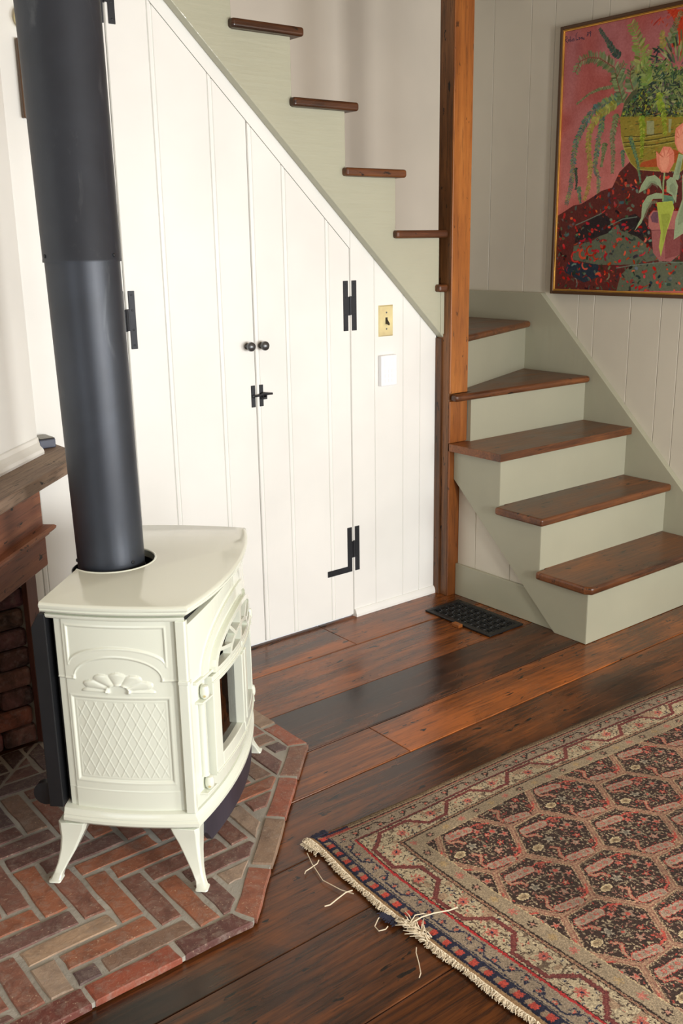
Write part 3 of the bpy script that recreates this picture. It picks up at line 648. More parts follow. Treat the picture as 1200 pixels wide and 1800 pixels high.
me = bpy.data.meshes.new('canvas'); me.from_pydata([(3.5262, cy1, cz0), (3.5262, cy0, cz0), (3.5262, cy0, cz1), (3.5262, cy1, cz1), (3.54, cy1, cz0), (3.54, cy0, cz0), (3.54, cy0, cz1), (3.54, cy1, cz1)], [], [(0, 1, 2, 3), (7, 6, 5, 4), (0, 4, 5, 1), (1, 5, 6, 2), (2, 6, 7, 3), (3, 7, 4, 0)])
uv = me.uv_layers.new(name='uv')
for li, (u_, v_) in zip(range(4), ((0, 0), (1, 0), (1, 1), (0, 1))): uv.data[li].uv = (u_, v_)
me.materials.append(image_mat('oil_painting', PA, .42, 160, .35))
cv = bpy.data.objects.new('canvas', me); COL.objects.link(cv); cv.parent = pt; cv.matrix_parent_inverse = Matrix.Translation(pt.location).inverted()
def frame_ring(name, mat, a, b, xa, xb, bev):
    m = MB()
    m.box(xa, xb, cy1 + a, cy1 + b, cz0 - b, cz1 + b); m.box(xa, xb, cy0 - b, cy0 - a, cz0 - b, cz1 + b)
    m.box(xa, xb, cy0 - a, cy1 + a, cz0 - b, cz0 - a); m.box(xa, xb, cy0 - a, cy1 + a, cz1 + a, cz1 + b)
    m.build(name, mat, bevel=bev, **F)
frame_ring('frame', 'canvas_back', .0075, .0215, 3.516, XR - .0006, .003)
frame_ring('gilt_fillet', 'gilt', .0, .0045, 3.519, 3.5262, .0012)
frame_ring('dark_fillet', 'canvas_back', .0045, .0055, 3.523, 3.5262, .0004)
frame_ring('gilt_fillet', 'gilt', .0055, .0075, 3.519, 3.5262, .0008)

# ------------------------------------------------------------------ rug
def rug_image(X0, Y1, LX, LY, px):
    w, h = int(LX / px), int(LY / px); rng = np.random.RandomState(3)
    X = (np.arange(w) + .5) * px; Y = (np.arange(h) + .5) * px; X, Y = np.meshgrid(X, Y)       # X from left end, Y from far side
    kx = .0022; jx = (smooth_noise(h, w, 2.2, rng) - .5) * .0048; jy = (smooth_noise(h, w, 2.2, rng) - .5) * .0048
    X = X + jx; Y = Y + jy; Xq = (np.floor(X / kx) + .5) * kx; Yq = (np.floor(Y / kx) + .5) * kx
    X, Y = Xq, Yq
    dl = np.minimum(X, LX - X); dt = np.minimum(Y, LY - Y); D = np.minimum(dl, dt); end = dl <= dt; s = np.where(end, Y, X)
    C = lambda *c: np.array(c, float)
    ground, tan, pink, red, ivory, navy, taupe, dred, dbr = C(58, 43, 37), C(158, 134, 108), C(164, 116, 98), C(176, 74, 62), C(170, 155, 125), C(36, 38, 58), C(140, 124, 104), C(104, 48, 46), C(46, 34, 30)
    A_ = np.zeros((h, w, 3)) + taupe
    def put(m, c, al=1.0): A_[m] = A_[m] * (1 - al) + c * al
    def hsh(a, b): return np.abs(np.sin(a * 12.9898 + b * 78.233) * 43758.5453) % 1
    # field
    fld = D >= .2185; cx, ch = .165, .100
    fx = X - .483; fy = Y - .602          # a column centre at rug X .483, Y .602
    best = None; nl = math.hypot(cx, ch)
    for q in (0, 1):
        ci = np.round((fx - q * cx) / (2 * cx)); a = fx - q * cx - ci * 2 * cx; fyy = fy - q * ch; cj = np.round(fyy / (2 * ch)); b = fyy - cj * 2 * ch
        e = np.minimum(ch - np.abs(b), nl / 2 - (np.abs(a) * cx + np.abs(b) * ch) / nl); cur = (e, a, b)
        if best is None: best = cur
        else: mk = e > best[0]; best = tuple(np.where(mk, nv, ov) for nv, ov in zip(cur, best))
    e, a, b = best; b = -b         # b grows toward the far side, as in the measured motifs
    put(fld, ground)
    def seg(ax, ay, bx, by):
        t = np.clip(((a - ax) * (bx - ax) + (b - ay) * (by - ay)) / ((bx - ax) ** 2 + (by - ay) ** 2), 0, 1); return np.hypot(a - ax - t * (bx - ax), b - ay - t * (by - ay))
    def pl(pts): return np.minimum.reduce([seg(*p, *q) for p, q in zip(pts[:-1], pts[1:])])
    # small scatter of leaves and sprigs
    cell = .0105; gi, gj = np.floor(X / cell), np.floor(Y / cell); hh = hsh(gi, gj); ox = (hsh(gi + 7, gj) - .5) * .006; oy = (hsh(gi, gj + 5) - .5) * .006
    lx, ly = X - (gi + .5) * cell + ox, Y - (gj + .5) * cell + oy; an = hsh(gi + 3, gj + 9) * 3.14; u_ = lx * np.cos(an) + ly * np.sin(an); v_ = -lx * np.sin(an) + ly * np.cos(an)
    sp = (np.abs(u_) < .0044) & (np.abs(v_) < .0015)
    put(fld & sp & (hh < .62), C(160, 143, 114)); put(fld & sp & (hh >= .62) & (hh < .86), pink); put(fld & sp & (hh >= .93), red)
    def flower(px_, py_, r, c1, c2):
        d = np.hypot(a - px_, b - py_); th = np.arctan2(b - py_, a - px_); put(fld & (d < r * (.8 + .3 * np.cos(5 * th))), c1); put(fld & (d < r * .4), c2)
    for px_, py_, r, c1, c2 in ((.030, .036, .0085, pink, red), (.078, -.012, .0085, pink, red), (.062, .014, .011, C(140, 116, 98), red), (.018, -.048, .009, pink, C(150, 130, 110)), (.004, -.015, .007, C(132, 118, 100), red), (-.020, .004, .010, C(150, 138, 118), C(110, 104, 92)), (.045, -.03, .007, red, tan), (.04, .012, .006, red, ivory), (-.03, .028, .004, ivory, ivory)):
        put(fld & (np.hypot(a - px_, b - py_) < r * 1.65), dbr); flower(px_, py_, r * 1.35, c1, c2)
    for pts in ([(-.03, .028), (.0, .022), (.03, .02), (.052, .0)], [(-.035, -.01), (-.01, -.02), (.02, -.028), (.05, -.05)], [(0, .03), (.012, .0), (.006, -.04)]): put(fld & (pl(pts) < .0012), C(150, 136, 110), .85)
    g1 = pl([(-.046, .016), (-.030, .021)])
    # lattice bands
    put(fld & (e < .0118), dbr); put(fld & (e < .0094), C(172, 146, 114)); put(fld & (e < .0068), C(126, 84, 70)); put(fld & (e < .0026), C(158, 124, 98)); put(fld & (e < .0068) & (((a - b) / .004) % 1 < .3), C(150, 120, 96), .7)
    tooth = (e > .0094) & (e < .0125) & (((a * 1.2 + b) / .0055) % 1 < .5) & (b > 0); put(fld & tooth, C(150, 128, 100))
    def boteh(p, q, r, hook, tail, sgn):
        d = pl([p, q]); put(fld & (d < r + .0045), dbr); put(fld & (d < r + .0020), red)
        put(fld & (pl(hook) < .0058), dbr); put(fld & (pl(hook) < .0046), red); put(fld & (pl(hook) < .0030), C(158, 122, 98)); put(fld & (pl(tail) < .0026), red)
        put(fld & (d < r), C(156, 136, 116)); put(fld & (d < r * .62), C(144, 124, 106))
        for f in (.15, .5, .85):
            x_, y_ = p[0] + (q[0] - p[0]) * f, p[1] + (q[1] - p[1]) * f; dd = np.hypot(a - x_, b - y_); put(fld & (dd < .0052) & (dd > .0024), red, .9)
        comb = (np.abs((a - b) / .0042 % 1 - .5) < .22) & (np.hypot(a - tail[1][0] + .002, b - tail[1][1] + sgn * .014) < .009); put(fld & comb, red)
    boteh((-.040, .0635), (.018, .0560), .0115, [(-.052, .062), (-.054, .046), (-.032, .037), (-.028, .022)], [(.026, .0605), (.052, .060), (.078, .042)], 1)
    boteh((-.038, -.0785), (.018, -.0905), .0105, [(-.042, -.020), (-.030, -.036), (-.050, -.056), (-.053, -.074)], [(.026, -.089), (.054, -.084), (.074, -.064)], -1)
    gd = np.hypot((a + .066) / 1.5, b + .002); put(fld & (gd < .0135), dbr); put(fld & (gd < .0112), C(150, 130, 98)); put(fld & (np.abs(gd - .0095) < .0015), C(188, 170, 134)); put(fld & (gd < .0035), C(112, 92, 70))
    # borders
    def band(lo, hi): return (D >= lo) & (D < hi)
    put(band(.2155, .2185), C(176, 158, 120))
    bt = band(.176, .2155); put(bt, C(142, 126, 102)); mt = ((s / .055) % 1 - .5) * .055; dd = np.hypot(mt, D - .196); idx = np.floor(s / .055) % 3
    th = np.arctan2(D - .196, mt); rose = dd < .0115 * (.75 + .3 * np.cos(6 * th))
    put(bt & rose & (idx == 0), C(176, 92, 80), .8); put(bt & rose & (dd > .005) & (idx == 1), dbr); put(bt & (dd < .005) & (idx == 1), pink); put(bt & rose & (idx == 2), C(160, 134, 92), .8)
    put(band(.162, .176), C(150, 120, 92)); put(band(.1635, .166), dbr); put(band(.1725, .1755), dbr); put(band(.168, .1705) & (((s / .012) % 1) < .6), dred)
    put(band(.084, .162), ivory); m = band(.084, .162)
    # leafy marks in the ivory border
    put(m & sp & (hh < .46), dbr, .9); put(m & sp & (hh > .84), red, .8); put(m & sp & (hh > .6) & (hh < .68), navy)
    big = (np.abs(smooth_noise(h, w, 11, rng) - .5) < .045) & (smooth_noise(h, w, 26, rng) > .42); put(m & big, C(92, 74, 60), .85); put(m & (smooth_noise(h, w, 18, rng) > .80), C(150, 122, 96), .8)
    per = .232; ph = (s + .037) / per % 1; zz = np.interp(ph, [0, .18, .36, .62, .80, 1], [.096, .096, .146, .146, .096, .096]); sl = np.where(np.abs(zz - .121) < .0249, 1.7, 1)
    bc = np.where(ph < .5, .138, .104); lc = (((s + .037) / per) % .5 - .20) * per
    for c_off, dc, r, c1, c2 in ((0, 0, .013, None, None),):
        ctr = np.where((ph > .40) & (ph < .95), .112, .136); cs = np.where((ph > .40) & (ph < .95), (ph - .49), np.where(ph >= .95, ph - 1 + .0, ph - .0)) * per
        d3 = np.hypot(cs, D - ctr); th = np.arctan2(D - ctr, cs); put(m & (d3 < .0155 * (.8 + .25 * np.cos(8 * th))) & (d3 > .0035), C(180, 84, 72), .85); put(m & (d3 <= .0035), navy)
    put(m & (np.abs(D - zz) < .0055 * sl), dred); put(m & (np.abs(D - zz) < .0018 * sl), C(120, 62, 56)); 
    put(band(.0775, .084), np.array((168, 44, 44.))); put(band(.0775, .084) & ~end, dred); put(band(.084, .0855), dbr)
    g = band(.035, .0775); put(g, taupe); p2 = .155; q2 = (s + .01) / p2 % 1; zz = np.interp(q2, [0, .16, .30, .66, .80, 1], [.044, .044, .069, .069, .044, .044])
    lc_ = np.where(end[..., None], navy, dbr)
    def putv(mk, arr): A_[mk] = arr[mk]
    f2 = ((s / .0388) % 1 - .5) * .0388; fd = np.hypot(f2, D - np.where(q2 < .48, .060, .052)); th = np.arctan2(D - .056, f2)
    putv(g & (fd < .0115 * (.8 + .25 * np.cos(6 * th))) & (fd > .0062), lc_); put(g & (fd < .0045), red); put(g & (fd < .0018), ivory)
    sl2 = np.where(np.abs(zz - .0565) < .0124, 1.9, 1); putv(g & (np.abs(D - zz) < .0016 * sl2), lc_)
    putv(band(.0325, .0355), lc_); put(band(.030, .0325), C(140, 124, 100))
    n1 = band(.0, .030); put(n1 & end, navy); sq = (s / .0395) % 1; inn = (D > .0075) & (D < .0235) & (np.abs(sq - .5) < .36); alt = np.floor(s / .0395) % 2
    put(n1 & end & inn & (sq < .5), C(138, 116, 94)); put(n1 & end & inn & (sq >= .46), C(176, 66, 54))
    to = n1 & ~end; put(to, C(142, 120, 92)); put(to & (np.abs(D - .0225) < .002), dbr); put(to & (D < .004), C(104, 84, 62)); put(to & (D > .0245) & (D < .028), C(150, 88, 76)); put(to & (np.abs(D - .013) < .0012), dbr, .7)
    put(to & (X < .10) & (D > .006) & (D < .026), C(150, 54, 46), .8); put(to & (X < .10) & (np.abs(D - .013) < .004), navy)
    # wear and yarn variation
    A_ *= (1 + (smooth_noise(h, w, 90, rng)[..., None] - .5) * .22); A_ *= (1 + (smooth_noise(h, w, 1.6, rng)[..., None] - .5) * .42)
    lum = A_.mean(2, keepdims=True); A_ = A_ * .92 + lum * .08
    return A_
RX_, RYT, RLX, RLY = 1.222, 1.735, 2.25, 1.62
def rug_warp(x, y):
    """flat rug coordinates to the floor: the far edge drifts, the left edge bows a little, and it lies in soft waves"""
    e = float(np.interp(x, [1.22, 1.25, 1.35, 1.56, 1.95, 2.23, 2.55, 2.7, 3.5], [1.724, 1.719, 1.709, 1.696, 1.691, 1.673, 1.652, 1.634, 1.56])) - 1.735
    f = float(np.interp(x, [1.22, 1.77, 2.03, 2.3, 2.45, 3.5], [1.521, 1.524, 1.508, 1.485, 1.471, 1.38])) - 1.5165
    t = min(1, max(0, (y - 1.5165) / .2185)); yy = y + f * (1 - t) + e * t
    xx = x + .004 + (.018 * min(1, max(0, (y - 1.50) / .2)) - .004 * math.sin((1.5 - y) * 6)) * max(0, 1 - (x - 1.222) / .5)
    z = .0012 + .0030 * (1 + math.sin(x * 7.3 + y * 5.1)) * .5 + .0026 * (1 + math.sin(y * 11.0 - x * 2.2)) * .5
    return xx, yy, z
ru = thing('rug', (2.3, .95, 0), 'worn antique red and brown patterned wool rug with frayed fringe on floorboards', 'rug')
F = dict(parent=ru, inv=True)
NX, NY = 150, 110; vs = []; fs = []; uvs = []
for j in range(NY + 1):
    for i in range(NX + 1):
        x = RX_ + RLX * (i / NX); y = RYT - RLY * (j / NY); X_, Y_, Z_ = rug_warp(x, y); vs.append((X_, Y_, Z_ + .0045)); uvs.append((i / NX, 1 - j / NY))
for j in range(NY):
    for i in range(NX): p = j * (NX + 1) + i; fs.append((p, p + NX + 1, p + NX + 2, p + 1))
me = bpy.data.meshes.new('pile'); me.from_pydata(vs, [], fs)
ul = me.uv_layers.new(name='uv')
for l in me.loops: ul.data[l.index].uv = uvs[l.vertex_index]
me.materials.append(image_mat('rug_wool', rug_image(RX_, RYT, RLX, RLY, .00125), .95, 420, .9)); me.polygons.foreach_set('use_smooth', [True] * len(me.polygons))
rp = bpy.data.objects.new('pile', me); COL.objects.link(rp); rp.parent = ru; rp.matrix_parent_inverse = Matrix.Translation(ru.location).inverted()
so = rp.modifiers.new('thickness', 'SOLIDIFY'); so.thickness = .005; so.offset = -1
# woven end strip and fringe along the left end
kl = MB(); n = 200
for k in range(n):
    y0, y1 = RYT - RLY * k / n, RYT - RLY * (k + 1) / n
    a = rug_warp(RX_, y0); b = rug_warp(RX_, y1); w = .009 + .002 * math.sin(y0 * 40)
    kl.add([(a[0] - w, a[1], .0035), (a[0] + .001, a[1], a[2] + .004), (b[0] + .001, b[1], b[2] + .004), (b[0] - w, b[1], .0035), (a[0] - w, a[1], .0008), (b[0] - w, b[1], .0008)], [(0, 1, 2, 3), (0, 3, 5, 4)])
t = NT('woven_end'); v = t.coords((1, 1, 1)); nn = t.noise(v, 300, 2)
kl.build('woven_end', t.done(t.ramp(nn, [(.4, (132, 104, 74)), (.6, (168, 138, 102))]), .9), weld=True, **F)
fr = MB(); rs = random.Random(4)
for k in range(1900):
    y = RYT - RLY * rs.random() * .78; x = RX_; a = rug_warp(x, y); ln = .006 + .011 * rs.random() + .003 * math.sin(y * 37) ; dy = rs.uniform(-.012, .012)
    p = [(a[0] - .006, a[1], .0045), (a[0] - .007 - ln * .4, a[1] + dy * .3, .0065 + rs.random() * .004), (a[0] - .007 - ln * .75, a[1] + dy * .8, .004 + rs.random() * .004), (a[0] - .007 - ln, a[1] + dy + rs.uniform(-.006, .006), .0022 + rs.random() * .003)]
    fr.tube(p, [.0011, .0012, .0010, .0007], 4)
for k in range(46):   # the frayed roll of warp that rides up on the rug edge
    a = rug_warp(RX_, 1.305); th = rs.uniform(-.9, .9); L = rs.uniform(.014, .045); x0 = a[0] - .008 + rs.uniform(-.01, .01); y0 = 1.302 + rs.uniform(-.035, .035)
    fr.tube([(x0, y0, .010), (x0 + L * .5 * math.sin(th), y0 + L * .5 * math.cos(th), .014), (x0 + L * math.sin(th), y0 + L * math.cos(th), .011)], [.0013, .0014, .0008], 4)
for k in range(120):
    y = 1.700 + rs.uniform(-.03, .015); fr.tube([(1.233 + rs.uniform(-.006, .006), y, .004), (1.224 + rs.uniform(-.01, .01), y + rs.uniform(-.01, .012), .010), (1.217 + rs.uniform(-.010, .01), y + rs.uniform(-.018, .015), .003)], [.0012, .0012, .0008], 4)
fr.build('fringe', 'yarn', kind='stuff', **F)
def thread(pts, r=.0013): MB().tube([pts[0]] + [tuple((Vector(a) * .5 + Vector(b) * .5)) for a, b in zip(pts[:-1], pts[1:])] + [pts[-1]], r, 6).build('loose_thread', 'yarn', smooth=True, **F)
thread([(1.205, 1.64, .005), (1.185, 1.625, .004), (1.165, 1.635, .0025), (1.150, 1.622, .0025)])
thread([(1.195, 1.50, .006), (1.165, 1.51, .004), (1.140, 1.492, .003), (1.115, 1.500, .0025)], .0015)
thread([(1.20, 1.335, .008), (1.23, 1.320, .016), (1.26, 1.325, .018), (1.29, 1.305, .015), (1.33, 1.30, .013)], .0015)
thread([(1.20, 1.32, .008), (1.225, 1.335, .016), (1.25, 1.338, .017), (1.262, 1.322, .014)], .0012)
thread([(1.18, 1.27, .006), (1.160, 1.25, .003), (1.150, 1.22, .0025), (1.128, 1.205, .0025)], .0011)
thread([(1.19, 1.395, .005), (1.165, 1.385, .004), (1.150, 1.37, .003), (1.160, 1.352, .003), (1.178, 1.358, .005)], .0012)
thread([(1.20, 1.68, .005), (1.17, 1.60, .003), (1.165, 1.55, .003), (1.19, 1.49, .005)], .0011)
nv = MB()
for k in range(70): y = 1.378 + rs.uniform(-.02, .02); nv.tube([(1.205 + rs.uniform(-.006, .006), y, .006), (1.190 + rs.uniform(-.01, .006), y + rs.uniform(-.012, .012), .006)], .0010, 4)
for k in range(60): x = 1.268 + rs.uniform(-.02, .022); nv.tube([(x, 1.712, .008), (x + rs.uniform(-.006, .006), 1.728 + rs.uniform(-.006, .004), .006)], .0010, 4)
nv.build('navy_fray', 'navy_yarn', kind='stuff', label='frayed navy wool', **F)
ed = MB()
for k in range(420): x = 1.28 + 1.5 * rs.random(); p = rug_warp(x, RYT); ed.tube([(p[0], p[1] - .003, p[2] + .004), (p[0] + rs.uniform(-.004, .004), p[1] + rs.uniform(.001, .006), .003)], .0009, 4)
t = NT('edge_wool'); ed.build('edge_fray', t.done((120, 98, 66), .95), kind='stuff', **F)

# ------------------------------------------------------------------ brick hearth
def XY(u, v): return ((u + v) * S2, (u - v) * S2)
HZ = .015
he = thing('brick_hearth', (1.10, 2.0, 0), 'red brick herringbone hearth with mortar joints and mitred brick border', 'hearth')
F = dict(parent=he, inv=True)
Q = [(.262, 1.5495), (.959, 1.5495), (1.5095, 2.100), (1.5095, 2.8158), (1.119, 2.8158), XY(2.49, -1.214), XY(2.29, -1.40), XY(2.04, -1.40), XY(1.84, -1.214), (.262, 1.97)]
MB().prism(Q, .0006, .0122, 2).build('mortar_bed', 'mortar', **F)
def clip(poly, n, d):
    """keep n.p <= d"""
    out = []
    for i in range(len(poly)):
        a, b = poly[i], poly[(i + 1) % len(poly)]; da = n[0] * a[0] + n[1] * a[1] - d; db = n[0] * b[0] + n[1] * b[1] - d
        if da <= 0: out.append(a)
        if da * db < 0: t = da / (da - db); out.append((a[0] + t * (b[0] - a[0]), a[1] + t * (b[1] - a[1])))
    return out
def area(p): return abs(sum(p[i][0] * p[(i + 1) % len(p)][1] - p[(i + 1) % len(p)][0] * p[i][1] for i in range(len(p)))) / 2
PAL = [((146, 96, 78), 5), ((132, 90, 76), 5), ((118, 84, 76), 4), ((98, 78, 76), 4), ((160, 100, 72), 3), ((134, 106, 88), 3), ((168, 146, 126), 1), ((112, 78, 70), 3)]
PAL = [c for c, n in PAL for _ in range(n)]
rb = random.Random(21)
def brick_obj(poly, zt, col=None):
    if len(poly) < 3 or area(poly) < .0004: return
    pts = []
    for i in range(len(poly)):
        a, b = poly[i], poly[(i + 1) % len(poly)]; L = math.dist(a, b)
        if L < .006: pts.append(a); continue
        k = 3 if L > .1 else (2 if L > .035 else 1)
        for j in range(k):
            t = j / k; pts.append((a[0] + t * (b[0] - a[0]) + rb.uniform(-.0022, .0022), a[1] + t * (b[1] - a[1]) + rb.uniform(-.0022, .0022)))
    c = (sum(p[0] for p in pts) / len(pts), sum(p[1] for p in pts) / len(pts))
    def sc(d):
        o = []
        for p in pts:
            L = max(math.dist(p, c), 1e-6); o.append((p[0] + (c[0] - p[0]) / L * d, p[1] + (c[1] - p[1]) / L * d))
        return o
    dz = rb.uniform(-.0012, .0010)
    rings = [[(x, y, .0008) for x, y in pts], [(x, y, zt - .0025 + dz) for x, y in pts], [(x, y, zt + dz) for x, y in sc(.0035)]]
    col = col or rb.choice(PAL)
    MB().loft(rings).build('brick', 'brick', color=lin(col), **F)
Lh, Wh = .2115, .0612
x0h, y0h = .625 - Lh / 2, 1.748 - Wh / 2
sp = {(0, 0): (176, 148, 122)}
for n in range(-6, 9):
    for t in range(-22, 23):
        for typ in (0, 1):
            bx, by = x0h + n * Lh + t * Wh, y0h + n * Lh - t * Wh
            if typ == 0: r = (bx + .0075, by + .0062, bx + Lh - .0075, by + Wh - .0062)
            else: bx += Lh; r = (bx + .0062, by + .0075, bx + Wh - .0062, by + Lh - .0075)
            if r[0] > 1.6 or r[2] < .2 or r[1] > 2.9 or r[3] < 1.5: continue
            col = sp.get((n, t)) if typ == 0 else None
            p = [(r[0], r[1]), (r[2], r[1]), (r[2], r[3]), (r[0], r[3])]
            base = clip(clip(clip(clip(p, (0, -1), -1.606), (1, 0), 1.453), (S2, -S2), -.4735), (0, 1), 2.810)
            base = clip(base, (-1, 0), -.266)
            if len(base) < 3: continue
            a_ = clip(base, (-S2, S2), 1.209)
            if a_: brick_obj(a_, HZ, col)
            b_ = clip(base, (S2, -S2), -1.219)
            if b_:
                b_ = clip(b_, (-S2, S2), 1.39)
                A1, A2 = XY(2.485, -1.214), XY(2.29, -1.395); nn = (-(A2[1] - A1[1]), A2[0] - A1[0]); L = math.hypot(*nn); nn = (nn[0] / L, nn[1] / L); dd = nn[0] * A1[0] + nn[1] * A1[1]
                cc = XY(2.165, -1.25); sg = 1 if nn[0] * cc[0] + nn[1] * cc[1] < dd else -1
                b_ = clip(b_, (nn[0] * sg, nn[1] * sg), dd * sg)
                A1, A2 = XY(1.845, -1.214), XY(2.04, -1.395); nn = (-(A2[1] - A1[1]), A2[0] - A1[0]); L = math.hypot(*nn); nn = (nn[0] / L, nn[1] / L); dd = nn[0] * A1[0] + nn[1] * A1[1]
                sg = 1 if nn[0] * cc[0] + nn[1] * cc[1] < dd else -1
                b_ = clip(b_, (nn[0] * sg, nn[1] * sg), dd * sg)
                if b_: brick_obj(b_, HZ, (70, 46, 40))
# border bricks, mitred at the two corners
vo, vi = -.4135, -.4640; g = .0055
J = [(1.7745, 1.7965), (1.965, 1.965), (2.168, 2.168), (2.366, 2.366), (2.5525, 2.5335)]
cols = [(152, 94, 72), (150, 124, 102), (158, 92, 70), (138, 98, 80)]
for k in range(4):
    (a, a2), (b, b2) = J[k], J[k + 1]; brick_obj([XY(a + g, vo), XY(b - g, vo), XY(b2 - g, vi), XY(a2 + g, vi)], HZ, cols[k])
J = [(.961, .9395), (.787, .787), (.588, .588), (.392, .392), (.266, .266)]; cols = [(100, 62, 56), (152, 80, 58), (112, 60, 50), (130, 70, 50)]
for k in range(4):
    (a, a2), (b, b2) = J[k], J[k + 1]; brick_obj([(b + g, 1.5465), (a - g, 1.5465), (a2 - g, 1.5985), (b2 + g, 1.5985)], HZ, cols[k])
J = [(2.098, 2.1195), (2.262, 2.262), (2.452, 2.452), (2.65, 2.65), (2.812, 2.812)]; cols = [(156, 92, 70), (166, 140, 116), (120, 66, 50), (130, 70, 50)]
for k in range(4):
    (a, a2), (b, b2) = J[k], J[k + 1]; brick_obj([(1.5125, a + g), (1.5125, b - g), (1.4605, b2 - g), (1.4605, a2 + g)], HZ, cols[k])

# ------------------------------------------------------------------ chimney breast and fireplace
MB().prism([(1.043, 2.747), (1.043, YW - .001), (.3155, YW - .001), (.3155, 2.019)], .8585, 2.438, 2).build('wall_chimney', 'white', kind='structure', bevel=.003)
def mould(o, z): return [(1.043 - .0 - (0 if o < .01 else .012), 2.747 + o * 1.414 * -1 - (0 if o < .01 else .012)), (.3155 + .0, 2.019 - o * 1.414)]
rings = []
for o, z in ((.001, .8585), (.044, .8585), (.045, .866), (.040, .873), (.026, .878), (.012, .884), (.005, .893), (.001, .895)):
    (xa, ya), (xb, yb) = mould(o, z); rings.append([(xa, ya, z), (xb, yb, z)])
MB().loft([[r[0] for r in rings], [r[1] for r in rings]]).build('trim_2', 'white', kind='structure')
fpx, fpy = XY(2.165, -1.2)
fp = thing('fireplace', (fpx, fpy, 0), 'old brick corner fireplace with worn dark wooden mantel surround', 'fireplace', rotz=PI / 4)
def fl_(p): u = (p[0] + p[1]) * S2; v = (p[0] - p[1]) * S2; return (u - 2.165, -(v + 1.2))
MB().prism([fl_(p) for p in [(1.116, 2.8155), (1.116, 2.612), (1.108, 2.596), (.470, 1.955), (.25, 1.947), (.25, 2.02), (1.04, 2.8155)]], .824, .858, 2).build('mantel_shelf', 'shelf', fp, bevel=.005, seg=3, color=tone(.3))
MB().box(-.376, .374, -.050, -.006, .664, .8238).build('header_board', 'mantel', fp, bevel=.003, color=tone(.45))
MB().box(-.374, .372, -.056, -.006, .553, .640).build('lower_board', 'mantel', fp, bevel=.006, color=tone(.25))
rings = []
for o, z in ((.0, .6395), (.004, .6395), (.010, .642), (.012, .648), (.020, .652), (.026, .658), (.027, .664), (.022, .668), (.0, .670)):
    rings.append([(.372 + o * .9, -.004, z), (.372 + o * .9, -.052 - o, z), (-.374 - o * .9, -.052 - o, z), (-.374 - o * .9, -.004, z)])
MB().loft(rings).build('bed_moulding', 'mantel', fp, color=tone(.35))
jm = wood('dark_jamb_wood', [(.2, (44, 22, 18)), (.5, (84, 44, 34)), (.85, (112, 66, 48))], 2, (.5, .7), 0, 12, .5, fleck=.3)
for sx in (1, -1):
    m = MB(); xa, xb = sorted((.326 * sx, .392 * sx)); m.box(xa, xb, -.004, .012, .0155, .5525); m.build('jamb_board', jm, fp, bevel=.002)
    xa, xb = sorted((.3855 * sx, .330 * sx))
    P = [(.3855 * sx, .0125), (.3855 * sx, .226), (.19 * sx, .226), (.19 * sx, .210), (.335 * sx, .060), (.340 * sx, .0125)]
    MB().prism(P, .0155, .820, 2).build('masonry_core', 'mortar', fp)
MB().box(-.189, .189, .212, .240, .0155, .820).build('masonry_core', 'mortar', fp)
MB().box(-.335, .335, -.0035, .20, .765, .823).build('throat_shade_slab', 'fire_black', fp)  # black slab added as the darkness at the firebox top
# splayed brick cheeks: courses laid one by one
rf = random.Random(9)
for sx in (1, -1):
    A0 = Vector((.325 * sx, .014)); A1 = Vector((.128 * sx, .196)); d = (A1 - A0).normalized(); nrm = Vector((-d.y, d.x)) * (1 if sx < 0 else -1); L = (A1 - A0).length
    if nrm.x * sx > 0: nrm = -nrm
    z = .016; k = 0
    while z < .74:
        h = .0575; s = -.004 + rf.uniform(-.010, .004); first = .205 if k % 2 else .10
        while s < L:
            e = min(s + first, L + .004); first = .205; o = rf.uniform(-.004, .004)
            a = A0 + d * (s + .0015) + nrm * o; b = A0 + d * (e - .0015) + nrm * (o + rf.uniform(-.003, .003)); bk = -nrm * .055
            r0 = [(a.x, a.y, z), (b.x, b.y, z), (b.x + bk.x, b.y + bk.y, z), (a.x + bk.x, a.y + bk.y, z)]
            r1 = [(p[0], p[1], p[2] + h + rf.uniform(-.003, .003)) for p in r0]
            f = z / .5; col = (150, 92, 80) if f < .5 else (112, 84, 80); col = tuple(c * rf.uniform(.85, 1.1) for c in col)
            MB().loft([r0, r1]).build('fire_brick', 'soot', fp, bevel=.013, seg=2, color=lin(col))
            s = e
        z += .0605; k += 1
for k in range(12):
    z = .016 + k * .0605
    for j in range(2):
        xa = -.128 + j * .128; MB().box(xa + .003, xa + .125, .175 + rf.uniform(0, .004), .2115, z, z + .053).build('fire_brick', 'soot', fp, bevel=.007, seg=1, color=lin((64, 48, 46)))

cl = thing('desk_clock', (1.07, 2.775, .858), 'small slate blue box shaped desk clock on the right end of the mantel', 'clock')
F = dict(parent=cl, inv=True)
MB().box(1.047, 1.096, 2.744, 2.812, .8584, .884).build('case', 'slate', bevel=.0025, seg=2, **F)
MB().box(1.048, 1.095, 2.745, 2.811, .884, .8865).build('cover_rim', 'dark_plastic', bevel=.001, seg=1, **F)
MB().box(1.0505, 1.0925, 2.748, 2.7625, .8865, .8885).build('display_panel', 'taupe', bevel=.0006, seg=1, **F)
MB().box(1.0505, 1.0925, 2.765, 2.8085, .8865, .888).build('screen', 'taupe', bevel=.0005, seg=1, **F)
m = MB()
for k in range(10): m.box(1.051 + k * .0042, 1.053 + k * .0042, 2.7434, 2.7445, .8805, .8822)
m.build('vent_slots', 'dark_plastic', kind='stuff', **F)

